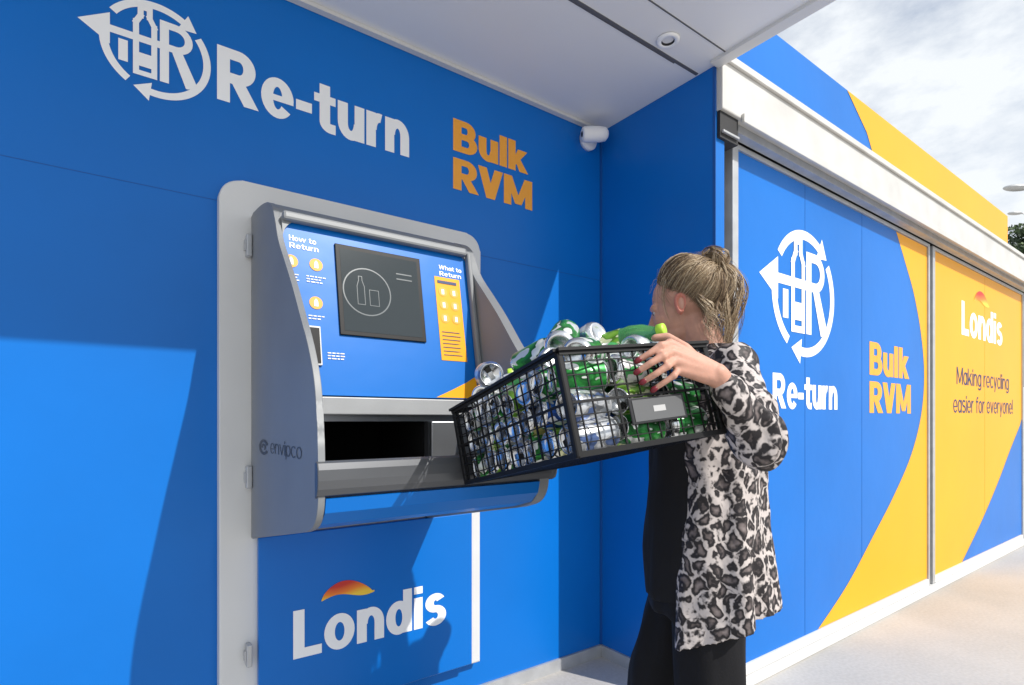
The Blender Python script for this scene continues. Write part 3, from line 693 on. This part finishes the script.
def skin_mat(name, col):
    m = mat(name, col, 0.52, var=0.09, vscale=35, bump=0.25, bscale=160, dist=0.0015, spec=0.35)
    b = m.node_tree.nodes["Principled BSDF"]; b.inputs["Subsurface Weight"].default_value = 0.12
    b.inputs["Subsurface Radius"].default_value = (0.01, 0.004, 0.002); return m
skin = skin_mat("skin", (0.56, 0.30, 0.22)); lips = mat("lips", (0.42, 0.12, 0.11), 0.4); blush = skin_mat("flushed_skin", (0.58, 0.21, 0.155))
shL = W(-0.065, 0.165, 1.385); elL = Vector((1.160, 0.655, 1.200)); wrL = K(0.352, -0.048, 0.140+HZ)
shR = W(-0.02, -0.165, 1.385); wrR = K(0.478, 0.31, 0.165+HZ); elR = (shR+wrR)/2+Vector((0.06, 0.10, -0.16))
hipL = W(-0.01, 0.09, 0.86); knL = W(-0.02, 0.10, 0.48); anL = W(-0.06, 0.10, 0.09)
hipR = W(0.02, -0.09, 0.86); knR = W(0.125, -0.10, 0.48); anR = W(0.13, -0.11, 0.09)
Hc = W(0.048, 0.0, 1.572); Hf = Vector((-0.42, 0.86, -0.24)).normalized(); Hl = UP.cross(Hf).normalized(); Hu = Hf.cross(Hl).normalized(); HA = (Hf, Hl, Hu)
def Hh(x, y, z): return Hc+Hf*x+Hl*y+Hu*z

bm = bmesh.new()
loftz(bm, [(0.01, 0, 0.78, .09, .13), (0.01, 0, 0.88, .115, .165), (0.01, 0, 0.98, .105, .15), (0.01, 0, 1.08, .09, .125), (0.005, 0, 1.2, .10, .135), (-0.01, 0, 1.30, .10, .15), (-0.025, 0, 1.38, .08, .15), (-0.03, 0, 1.42, .055, .10)])
capsule(bm, W(-0.035, 0, 1.40), Hh(-0.020, 0, -0.05), 0.056, 0.052)
for sh, el_, wr_ in ((shL, elL, wrL), (shR, elR, wrR)):
    capsule(bm, sh, el_, 0.048, 0.037); capsule(bm, el_, el_.lerp(wr_, 0.4), 0.037, 0.035); capsule(bm, el_.lerp(wr_, 0.4), wr_, 0.035, 0.0235)
for hp, kn, an, f0 in ((hipL, knL, anL, W(0.10, 0.12, 0.035)), (hipR, knR, anR, W(0.30, -0.13, 0.035))):
    capsule(bm, hp, kn, 0.082, 0.055); capsule(bm, kn, kn.lerp(an, 0.35), 0.052, 0.052); capsule(bm, kn.lerp(an, 0.35), an, 0.052, 0.034); capsule(bm, an, f0, 0.036, 0.028)
ellipsoid(bm, Hh(-0.012, 0, 0.030), (0.094, 0.074, 0.086), HA); ellipsoid(bm, Hh(0.028, 0, -0.012), (0.062, 0.063, 0.080), HA)
ellipsoid(bm, Hh(0.030, 0, -0.060), (0.052, 0.050, 0.042), HA); ellipsoid(bm, Hh(0.070, 0, -0.091), (0.018, 0.020, 0.016), HA)
capsule(bm, Hh(0.083, 0, 0.012), Hh(0.103, 0, -0.026), 0.007, 0.0100); ellipsoid(bm, Hh(0.094, 0.011, -0.029), (0.010, 0.008, 0.007), HA); ellipsoid(bm, Hh(0.094, -0.011, -0.029), (0.010, 0.008, 0.007), HA)
ellipsoid(bm, Hh(0.086, 0, -0.052), (0.010, 0.024, 0.006), HA); ellipsoid(bm, Hh(0.085, 0, -0.063), (0.010, 0.021, 0.006), HA)
for s_ in (1, -1):
    ellipsoid(bm, Hh(0.060, s_*0.040, -0.022), (0.022, 0.020, 0.020), HA); capsule(bm, Hh(0.083, s_*0.014, 0.022), Hh(0.072, s_*0.044, 0.022), 0.008, 0.007)
    capsule(bm, Hh(0.081, s_*0.020, 0.014), Hh(0.073, s_*0.044, 0.012), 0.0050, 0.0045, 10); capsule(bm, Hh(0.080, s_*0.022, -0.005), Hh(0.072, s_*0.043, -0.003), 0.0045, 0.0045, 10)
    ellipsoid(bm, Hh(-0.006, s_*0.072, -0.004), (0.012, 0.008, 0.022), HA)
def finger(pts, r0, r1):
    for i in range(len(pts)-1):
        t0 = i/(len(pts)-1); t1 = (i+1)/(len(pts)-1); capsule(bm, pts[i], pts[i+1], r0+(r1-r0)*t0, r0+(r1-r0)*t1, 12)
LH0 = [[(.268, -.032, .215), (.234, -.041, .209), (.212, -.030, .198), (.196, -.014, .190)],
       [(.261, -.037, .196), (.227, -.047, .186), (.202, -.035, .176), (.186, -.016, .167)],
       [(.264, -.037, .177), (.233, -.046, .165), (.210, -.035, .154), (.195, -.016, .146)],
       [(.273, -.034, .159), (.250, -.041, .146), (.233, -.030, .137), (.220, -.015, .129)]]
LH = [[(x-0.012, y, z+HZ) for x, y, z in c_] for c_ in LH0]
for i, c_ in enumerate(LH):
    pts = [K(*q) for q in c_]; rr = (.0086, .0088, .0084, .0076)[i]; finger(pts, rr, rr-.0018)
    ellipsoid(bm, pts[1], (rr*1.08,)*3)
    capsule(bm, K(.344, -.046, .142+HZ+.007*(1.5-i)), pts[0], 0.0175, 0.0110, 12)
finger([K(.328, -.040, .158+HZ), K(.308, -.022, .206+HZ), K(.290, .004, .240+HZ), K(.270, .018, .243+HZ)], 0.0135, 0.0085)
RH = [[(.432, .285+.021*i, .222+HZ), (.415, .287+.021*i, .246+HZ), (.388, .288+.021*i, .248+HZ), (.374, .288+.021*i, .226+HZ)] for i in range(4)]
for i, c_ in enumerate(RH):
    pts = [K(*q) for q in c_]; finger(pts, .0086, .007); capsule(bm, wrR, pts[0], 0.018, 0.0105, 12)
finger([K(.462, .285, .175+HZ), K(.440, .262, .165+HZ), K(.424, .25, .148+HZ)], 0.012, 0.0085)
person = remesh(bm, "person", [skin, lips, blush], 0.0036, 3)
for p in person.data.polygons:
    q = p.center-Hc; x, y, z = q.dot(Hf), q.dot(Hl), q.dot(Hu)
    if x > 0.083 and abs(y) < 0.022 and -0.069 < z < -0.046: p.material_index = 1
# ears: shaped shells merged into the body mesh
bm = bmesh.new(); bm.from_mesh(person.data)
for s_ in (1, -1):
    NR, NA = 9, 26; rings = []
    ec = Hh(-0.006, s_*0.0765, -0.002); outd = (Hl*s_*0.90-Hf*0.42).normalized(); a_ax = (Hf*0.96+Hu*0.10+Hl*s_*0.40).normalized(); a_ax = (a_ax-outd*a_ax.dot(outd)).normalized(); b_ax = (Hu*1.0-Hf*0.18); b_ax = (b_ax-outd*b_ax.dot(outd)).normalized()
    for k in range(NR):
        r = k/(NR-1); row = []
        for i in range(NA):
            t_ = 2*math.pi*i/NA; ww = 0.0155*(1+0.22*math.sin(t_)); hh = 0.031
            hgt = 0.001+0.0085*math.exp(-((r-.80)/.13)**2)*(0.55+0.45*(1-math.cos(t_))/2 if math.sin(t_) > -.6 else 0.45)-0.003*math.exp(-(r/.4)**2)
            if k == NR-1: hgt = -0.006
            row.append(bm.verts.new(ec+a_ax*ww*r*math.cos(t_)+b_ax*hh*r*math.sin(t_)+outd*hgt))
        rings.append(row)
    for k in range(NR-1):
        for i in range(NA):
            j = (i+1) % NA; f = bm.faces.new((rings[k][i], rings[k][j], rings[k+1][j], rings[k+1][i])) if k else bm.faces.new((rings[0][0], rings[1][j], rings[1][i]))
            f.material_index = 2; f.smooth = True
bm.to_mesh(person.data); bm.free()
person["label"] = "woman with blonde bun, leopard-print jacket and black trousers, tipping crate"; person["category"] = "person"
nail_m = mat("dark_red_nail_varnish", (0.16, 0.004, 0.015), 0.4)
for c_ in LH:
    bm = bmesh.new()
    a = K(*c_[2]); b = K(*c_[3]); d_ = (b-a).normalized(); nrm = (-ey+ex*-0.35); nrm = (nrm-d_*nrm.dot(d_)).normalized()
    ellipsoid(bm, b+d_*0.004+nrm*0.0042, (0.0085, 0.0062, 0.0040), (d_, nrm.cross(d_), nrm), 12)
    mkobj("fingernail", bm, nail_m, smooth=True, parent=person)
eye_m = mat("eye_white", (0.6, 0.57, 0.55), 0.2); iris_m = mat("iris", (0.05, 0.06, 0.08), 0.15)
for s_ in (1, -1):
    bm = bmesh.new(); ellipsoid(bm, Hh(0.0705, s_*0.031, 0.004), (0.011, 0.012, 0.009), HA, 16); ey_ = mkobj("eye", bm, eye_m, smooth=True, parent=person)
    bm = bmesh.new(); ellipsoid(bm, Hh(0.079, s_*0.032, 0.004), (0.0035, 0.006, 0.006), HA, 12); mkobj("iris", bm, iris_m, smooth=True, parent=ey_)

# clothing
cloth_blk = mat("black_cloth", (0.011, 0.011, 0.013), 0.85, bump=0.3, bscale=150, dist=0.002, spec=0.2)
cloth_blk2 = mat("black_knit", (0.013, 0.013, 0.015), 0.9, bump=0.4, bscale=300, dist=0.001, spec=0.2)
bm = bmesh.new()
loftz(bm, [(0.02, 0, 0.76, .135, .172), (0.02, 0, 0.88, .14, .178), (0.02, 0, 0.98, .135, .168), (0.02, 0, 1.08, .125, .15), (0.015, 0, 1.2, .128, .15), (0.0, 0, 1.30, .118, .16), (-0.02, 0, 1.38, .092, .155), (-0.03, 0, 1.42, .066, .105)])
remesh(bm, "black_top", cloth_blk2, 0.008, 2, lambda c: 0.009*noise.noise(Vector((c.x*14, c.y*14, c.z*6))), parent=person)
bm = bmesh.new()
loftz(bm, [(0.02, 0, 0.72, .128, .162), (0.02, 0, 0.84, .130, .168), (0.015, 0, 0.96, .118, .155)])
for hp, kn, an in ((hipL, knL, anL), (hipR, knR, anR)):
    capsule(bm, hp+UP*-0.04, kn, 0.100, 0.088, 18); capsule(bm, kn, an+UP*0.02, 0.088, 0.10, 18)
def trw(c):
    return 0.010*noise.noise(Vector((c.x*20, c.y*20, c.z*3)))
remesh(bm, "trousers", cloth_blk, 0.009, 4, trw, parent=person)
for nm, an, l_, f_ in (("shoe", anL, 0.105, 0.0), ("shoe", anR, -0.115, 0.18)):
    bm = bmesh.new()
    ellipsoid(bm, W(f_+0.08, l_, 0.040), (0.095, 0.044, 0.036)); ellipsoid(bm, W(f_-0.04, l_, 0.050), (0.055, 0.038, 0.046)); capsule(bm, W(f_-0.06, l_, 0.018), W(f_+0.14, l_, 0.018), 0.016, 0.016, 12)
    remesh(bm, nm, mat("black_leather", (0.012, 0.012, 0.012), 0.35), 0.006, 3, parent=person)

def leopard():
    m = mat("leopard_print", (0.6, 0.56, 0.52), 0.55)
    nt = m.node_tree; b = nt.nodes["Principled BSDF"]; b.inputs["Specular IOR Level"].default_value = 0.3
    tc = nt.nodes.new("ShaderNodeTexCoord"); n = nt.nodes.new("ShaderNodeTexNoise"); n.inputs["Scale"].default_value = 18; n.inputs["Detail"].default_value = 3
    nt.links.new(tc.outputs["Object"], n.inputs["Vector"])
    sb = nt.nodes.new("ShaderNodeVectorMath"); sb.operation = 'SUBTRACT'; sb.inputs[1].default_value = (.5, .5, .5); nt.links.new(n.outputs["Color"], sb.inputs[0])
    scl = nt.nodes.new("ShaderNodeVectorMath"); scl.operation = 'SCALE'; scl.inputs["Scale"].default_value = 0.055; nt.links.new(sb.outputs[0], scl.inputs[0])
    ad = nt.nodes.new("ShaderNodeVectorMath"); ad.operation = 'ADD'; nt.links.new(tc.outputs["Object"], ad.inputs[0]); nt.links.new(scl.outputs[0], ad.inputs[1])
    mp_ = nt.nodes.new("ShaderNodeMapping"); mp_.inputs["Scale"].default_value = (1, 1, 0.75); nt.links.new(ad.outputs[0], mp_.inputs[0])
    v = nt.nodes.new("ShaderNodeTexVoronoi"); v.feature = 'DISTANCE_TO_EDGE'; v.inputs["Scale"].default_value = 28; v.inputs["Randomness"].default_value = 0.9; nt.links.new(mp_.outputs[0], v.inputs["Vector"])
    n2 = nt.nodes.new("ShaderNodeTexNoise"); n2.inputs["Scale"].default_value = 44; n2.inputs["Detail"].default_value = 2; nt.links.new(tc.outputs["Object"], n2.inputs["Vector"])
    m1 = nt.nodes.new("ShaderNodeMath"); m1.operation = 'MULTIPLY_ADD'; m1.inputs[1].default_value = 0.62; m1.inputs[2].default_value = -0.33; nt.links.new(n2.outputs["Fac"], m1.inputs[0])
    a2 = nt.nodes.new("ShaderNodeMath"); a2.operation = 'ADD'; nt.links.new(v.outputs["Distance"], a2.inputs[0]); nt.links.new(m1.outputs[0], a2.inputs[1])
    r = nt.nodes.new("ShaderNodeValToRGB"); cr = r.color_ramp
    cr.elements[0].position = 0.015; cr.elements[0].color = (0.54, 0.485, 0.465, 1)
    cr.elements[1].position = 0.105; cr.elements[1].color = (0.020, 0.017, 0.019, 1)
    e = cr.elements.new(0.22); e.color = (0.020, 0.017, 0.019, 1)
    e = cr.elements.new(0.32); e.color = (0.12, 0.098, 0.096, 1)
    e = cr.elements.new(0.5); e.color = (0.24, 0.20, 0.195, 1)
    nt.links.new(a2.outputs[0], r.inputs[0]); nt.links.new(r.outputs[0], b.inputs["Base Color"])
    n3 = nt.nodes.new("ShaderNodeTexNoise"); n3.inputs["Scale"].default_value = 30; nt.links.new(tc.outputs["Object"], n3.inputs["Vector"])
    bp = nt.nodes.new("ShaderNodeBump"); bp.inputs["Strength"].default_value = 0.4; bp.inputs["Distance"].default_value = 0.012
    nt.links.new(n3.outputs["Fac"], bp.inputs["Height"]); nt.links.new(bp.outputs[0], b.inputs["Normal"])
    return m
leo = leopard()
bm = bmesh.new()
JR = [(1.458, -0.045, .068, .076, 38), (1.435, -0.045, .080, .108, 40), (1.405, -0.045, .102, .152, 40), (1.36, -0.040, .120, .172, 42), (1.28, -0.035, .130, .174, 46), (1.18, -0.032, .132, .174, 49), (1.06, -0.030, .136, .180, 50),
      (0.94, -0.028, .143, .190, 51), (0.84, -0.026, .148, .198, 52), (0.75, -0.028, .154, .205, 52), (0.68, -0.030, .158, .209, 52)]
NS = 96; rings = []
JR2 = []
for i in range(len(JR)-1):
    for k in range(4):
        t_ = k/4; JR2.append(tuple(JR[i][c]*(1-t_)+JR[i+1][c]*t_ for c in range(5)))
JR2.append(JR[-1])
for off in (0.0, -0.009):
    rr = []
    for z, fc, rf, rl, op in JR2:
        row = []
        for i in range(NS+1):
            th = math.radians(op+(360-2*op)*i/NS)
            low = max(0, (1.32-z)/0.6)
            fold = 0.014*low*math.sin(7*th+0.8*math.sin(z*4))+0.007*low*math.sin(12*th+z*3)
            back = 0.5-0.5*math.cos(th)
            row.append(bm.verts.new(W(fc+(rf+off+fold)*math.cos(th), (rl+off+fold)*math.sin(th), z+0.11*low*(back-0.42))))
        rr.append(row)
    rings.append(rr)
A, B = rings; nR = len(A)
for k in range(nR-1):
    for i in range(NS):
        bm.faces.new((A[k][i], A[k][i+1], A[k+1][i+1], A[k+1][i])); bm.faces.new((B[k][i], B[k+1][i], B[k+1][i+1], B[k][i+1]))
for i in range(NS): bm.faces.new((A[0][i], B[0][i], B[0][i+1], A[0][i+1])); bm.faces.new((A[-1][i], A[-1][i+1], B[-1][i+1], B[-1][i]))
for k in range(nR-1): bm.faces.new((A[k][0], A[k+1][0], B[k+1][0], B[k][0])); bm.faces.new((A[k][NS], B[k][NS], B[k+1][NS], A[k+1][NS]))
for sh, el_, wr_ in ((shL, elL, wrL), (shR, elR, wrR)):
    capsule(bm, sh, el_, 0.062, 0.050, 18); capsule(bm, el_, el_.lerp(wr_, 0.5)-UP*0.012, 0.050, 0.046, 18); capsule(bm, el_.lerp(wr_, 0.5)-UP*0.012, el_.lerp(wr_, 0.80), 0.046, 0.032, 18)
    capsule(bm, sh.lerp(el_, 0.3)-UP*0.012, el_-UP*0.014+(sh-el_)*0.12, 0.055, 0.048, 18)
def jw(c):
    lowk = 1.0 if c.z > 1.1 else 0.75
    a_ = lowk*(0.015*noise.noise(Vector((c.x*11, c.y*11, c.z*5)))+0.008*noise.noise(Vector((c.x*24, c.y*24, c.z*14))))
    d_ = (c-elL).length
    if d_ < 0.22: a_ += 0.009*math.sin((c-elL).dot((shL-wrL).normalized())*125+6*noise.noise(c*9))*(1-d_/0.22)
    return a_
remesh(bm, "jacket", leo, 0.0058, 2, jw, parent=person)

# hair
hm = [mat("hair_light", (0.40, 0.29, 0.175), 0.45), mat("hair_mid", (0.24, 0.16, 0.095), 0.45), mat("hair_dark", (0.10, 0.065, 0.040), 0.5), mat("hair_pale", (0.60, 0.48, 0.33), 0.42)]
bm = bmesh.new()
res = bmesh.ops.create_icosphere(bm, subdivisions=5, radius=1)
kill = []
for v in res['verts']:
    x, y, z = v.co
    v.co = Hh(-0.018+x*0.096, y*0.0775, 0.030+z*0.091)
    lim = 0.06+1.05*x if x > 0 else 0.0+1.0*x
    if z < lim: kill.append(v)
bmesh.ops.delete(bm, geom=kill, context='VERTS')
for f in bm.faces: f.material_index = 1; f.smooth = True
def strand(path, r, mi):
    prev = None; n = len(path)
    for k, p_ in enumerate(path):
        tdir = (path[min(k+1, n-1)]-path[max(k-1, 0)]).normalized(); s = tdir.cross(Hf+Hl*0.3+Hu*0.1).normalized(); q = tdir.cross(s)
        rr = r*(1-0.75*(k/(n-1))**3) if k else r*0.5
        ring = [bm.verts.new(p_+(s*math.cos(a)+q*math.sin(a))*rr) for a in (0, 2.09, 4.19)]
        if prev:
            for i in range(3):
                f = bm.faces.new((prev[i], prev[(i+1) % 3], ring[(i+1) % 3], ring[i])); f.material_index = mi; f.smooth = True
        prev = ring
def on_head(d_, off): d_ = d_.normalized(); return Hh(-0.014+d_.x*(0.099+off), d_.y*(0.079+off), 0.030+d_.z*(0.092+off))
bun_d = Vector((-0.80, 0.0, 0.60)).normalized()
line = [Vector((0.62, 0.0, 0.80)), Vector((0.60, 0.35, 0.72)), Vector((0.52, 0.62, 0.56)), Vector((0.40, 0.82, 0.38)), Vector((0.24, 0.94, 0.18)), Vector((0.10, 0.99, 0.08)), Vector((-0.10, 0.97, -0.08)), Vector((-0.28, 0.88, -0.40)), Vector((-0.45, 0.62, -0.72)), Vector((-0.58, 0.35, -0.86)), Vector((-0.62, 0.0, -0.90))]
def hl(t_):
    t_ = min(max(t_, 0), 0.9999)*(len(line)-1); i = int(t_); return line[i].lerp(line[i+1], t_-i)
NC = 190
clumps = [(random.random(), random.choice((-1, 1, 1)), random.gauss(0, .10), random.uniform(0.002, 0.026), random.uniform(0, 6), random.uniform(0.0, 0.3), Vector((random.gauss(0, .08), random.gauss(0, .16), random.gauss(0, .08)))) for _ in range(NC)]
for i in range(4400):
    ct, csg, csag, coff, cwv, cst, ce = random.choice(clumps)
    s0_ = hl(ct+random.gauss(0, 0.018)); s0_ = Vector((s0_.x, s0_.y*csg, s0_.z)).normalized()
    s0_ = (s0_+Vector((random.gauss(-.02, .05), random.gauss(0, .03), random.gauss(0, .05)))).normalized()
    e_ = (bun_d+ce+Vector((random.gauss(0, .04), random.gauss(0, .04), random.gauss(0, .04)))).normalized()
    st = random.choice((0, 0, cst*.6, random.uniform(0, .5))); off = coff*0.8+random.uniform(0.0, 0.005); path = []
    ww = random.uniform(6, 11)
    for k in range(11):
        t_ = st+(1-st)*k/10; d_ = s0_.slerp(e_, t_) if s0_.angle(e_) > 0.01 else e_
        wv = 0.10*math.sin(cwv+t_*ww)
        d_ = d_+Vector((0, 0, -1))*(csag*t_+wv*t_)*math.sin(math.pi*t_)*0.7
        path.append(on_head(d_, -0.003+off*math.sin(math.pi*t_)+0.007*math.sin(math.pi*t_)+0.003*math.sin(cwv*2+t_*11)*t_+0.003*min(1, t_*8)))
    dark = 0.5+0.5*math.sin(cwv*3)
    strand(path, random.uniform(0.0004, 0.0009), random.choice((0, 3, 3, 0, 1)) if dark > 0.45 else random.choice((0, 1, 1, 2, 2)))
bc = on_head(bun_d, 0.022)
res = bmesh.ops.create_icosphere(bm, subdivisions=2, radius=0.018)
for v in res['verts']:
    v.co += bc
for f in set(f for v in res['verts'] for f in v.link_faces): f.material_index = 1; f.smooth = True
for i in range(54):
    a = Vector((random.gauss(0, 1), random.gauss(0, 1), random.gauss(0, 1))).normalized(); b = a.orthogonal().normalized(); c2 = a.cross(b)
    r_ = random.uniform(0.018, 0.037); st = random.uniform(0, 6.28); ln = random.uniform(2.2, 4.5)
    cdr = Vector((random.gauss(0, .010), random.gauss(0, .010), random.gauss(0, .005)))
    for j in range(10):
        path = []; jr = random.gauss(0, .0022); jo = a*random.gauss(0, .003)
        for k in range(10):
            th = st+ln*k/9; path.append(bc+cdr+jo+(b*math.cos(th)+c2*math.sin(th)*0.8)*(r_+jr)*(1+0.04*math.sin(k*2+i)))
        strand(path, random.uniform(0.0005, 0.0010), random.choice((0, 0, 1, 3, 3) if i % 2 else (0, 1, 1, 2, 3)))
for i in range(120):
    d_ = (Vector((random.gauss(0, .8), random.gauss(0, .8), random.uniform(-.3, 1)))).normalized()
    wd = (Hf*d_.x+Hl*d_.y+Hu*d_.z); q_ = wd.orthogonal().normalized(); ln = random.uniform(.002, .007); path = [bc+wd*(0.022+ln*k)+Vector((0, 0, -0.0011*k*k))+q_*0.006*math.sin(k*.8+i) for k in range(8)]
    strand(path, random.uniform(0.0003, 0.0006), random.choice((0, 3, 1)))
# stray flyaways over the crown
for i in range(150):
    d0 = Vector((random.uniform(-.8, .6), random.gauss(0, .6), random.uniform(.2, 1))).normalized(); p0_ = on_head(d0, 0.008); ph = random.uniform(0, 6)
    dirx = (-Hf*0.9+Hl*random.gauss(0, .6)+Hu*random.uniform(-.1, .5)).normalized(); ln = random.uniform(.02, .06)
    strand([p0_+dirx*ln*k/7+Hu*(0.010*math.sin(math.pi*k/7))+Hl*0.003*math.sin(ph+k) for k in range(8)], random.uniform(0.0002, 0.00045), random.choice((0, 3)))
# long wavy lengths falling from the bun and the nape down the back
for ci in range(62):
    sd_ = random.gauss(0, 1); ln = random.uniform(0.16, 0.31); ph = random.uniform(0, 6); amp = random.uniform(.006, .018)
    kind = 0 if ci % 5 < 3 else (1 if ci % 5 < 4 else 2)
    if kind == 0: base = bc+Vector((random.gauss(0, .010), random.gauss(0, .010), -0.005)); bk = random.uniform(0.010, 0.060)
    elif kind == 1: base = on_head(Vector((-0.80, random.uniform(-.4, .6), random.uniform(-.4, .4))), 0.004); bk = random.uniform(0.004, 0.030); ln *= 0.85
    else: base = on_head(Vector((random.uniform(-.55, -.25), 0.85, random.uniform(-.45, -.1))), 0.003); bk = random.uniform(0.0, 0.01); ln *= 0.5
    nst = random.choice((4, 7, 11))
    for j in range(nst):
        path = []; jl = random.gauss(0, .0035); jf = random.gauss(0, .0045); l2 = ln*random.uniform(.7, 1.08)
        for k in range(16):
            t_ = k/15
            path.append(base-Hf*(0.002+bk*math.sin(math.pi*min(1, t_*1.2))+jf*t_)+Hl*((0.010*sd_ if kind == 0 else 0)+0.014*sd_*t_+amp*math.sin(ph+t_*9)*t_+jl)+UP*(-l2*t_)+Hf*(0.012*t_*t_ if kind != 2 else -0.025*t_)+Fv*(amp*math.cos(ph+t_*10)*t_-0.020*t_))
        strand(path, random.uniform(0.0004, 0.0009), random.choice((0, 3, 3, 0) if ci % 2 else (0, 1, 1, 2)))
for i in range(22):
    y_ = random.uniform(0.60, 0.98); path = []; ln = random.uniform(0.04, 0.11); ph = random.uniform(0, 6)
    s0_ = Vector((0.66-0.42*y_, y_*0.9*random.choice((1, 1, -1)), 0.30)).normalized(); p0_ = on_head(s0_, 0.004)
    sg = 1 if s0_.y > 0 else -1
    for k in range(8):
        t_ = k/7; path.append(p0_+Hf*(0.010*math.sin(t_*2.5)-0.02*t_)+Hl*sg*(0.010*math.sin(t_*3)+0.003*math.sin(ph+t_*7))-UP*ln*t_)
    strand(path, random.uniform(0.0003, 0.0006), random.choice((0, 3, 1)))
me = bpy.data.meshes.new("hair"); bm.to_mesh(me); bm.free()
for m_ in hm: me.materials.append(m_)
hair = bpy.data.objects.new("hair", me); COL.objects.link(hair); adopt(hair, person)

# ---------------------------------------------------------------- background
def street_lamp(px_head, py_head, d, side_):
    pole = at_depth(px_head+side_, d); hd = at_depth(px_head, d); z = CH+(HY-py_head)*d/FPX
    root = empty("street_lamp", pole, "grey street lamp with short outreach arm against the sky", "street lamp"); root["group"] = "street lamps in the car park"
    bm = bmesh.new(); capsule(bm, pole, pole+UP*z, 0.08, 0.05); mkobj("pole", bm, M['steel'], smooth=True, parent=root)
    bm = bmesh.new(); capsule(bm, pole+UP*z, hd+UP*(z+0.05), 0.035, 0.03); mkobj("arm", bm, M['steel'], smooth=True, parent=root)
    dr = (hd-pole).normalized(); bm = bmesh.new(); ellipsoid(bm, hd+UP*(z+0.03), (0.32, 0.14, 0.07), (dr, UP.cross(dr), UP)); mkobj("lamp_head", bm, M['steel'], smooth=True, parent=root)
street_lamp(1017, 189, 13, 22); street_lamp(1015, 214, 24, 14)
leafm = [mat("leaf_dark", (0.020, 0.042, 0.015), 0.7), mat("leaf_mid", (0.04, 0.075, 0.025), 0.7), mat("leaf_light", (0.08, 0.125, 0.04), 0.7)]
tr = at_depth(1034, 17); tree = empty("tree", tr, "dark green leafy tree beyond the end of the kiosk", "tree")
bark = mat("bark", (0.09, 0.065, 0.045), 0.9, bump=0.6, bscale=30)
bm = bmesh.new(); capsule(bm, tr, tr+Vector((0.1, 0, 3.2)), 0.20, 0.13)
for i in range(9):
    a = i*0.7; capsule(bm, tr+Vector((0.1, 0, 2.4+0.15*i)), tr+Vector((1.0*math.cos(a), 1.0*math.sin(a), 4.2+0.2*i)), 0.08, 0.025, 8)
mkobj("trunk", bm, bark, smooth=True, parent=tree)
bm = bmesh.new()
cl = []
for _ in range(100):
    z_ = random.uniform(2.6, 6.9); rad = 1.3*math.sqrt(max(0.15, 1-((z_-4.5)/2.8)**2)); a_ = random.uniform(0, 6.28); q_ = rad*random.random()**.5
    cl.append((tr+Vector((q_*math.cos(a_), q_*math.sin(a_), z_)), random.uniform(.35, .6)))
for c, r in cl:
    for k in range(210):
        d_ = Vector((random.gauss(0, 1), random.gauss(0, 1), random.gauss(0, 1))).normalized(); p_ = c+d_*r*random.random()**0.4
        a = Vector((random.gauss(0, 1), random.gauss(0, 1), random.gauss(0, 1))).normalized()*0.085; b = a.orthogonal().normalized()*0.045
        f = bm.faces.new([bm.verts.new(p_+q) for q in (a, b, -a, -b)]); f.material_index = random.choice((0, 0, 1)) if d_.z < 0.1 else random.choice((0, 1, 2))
me = bpy.data.meshes.new("crown"); bm.to_mesh(me); bm.free()
for m_ in leafm: me.materials.append(m_)
o = bpy.data.objects.new("crown", me); COL.objects.link(o); adopt(o, tree)
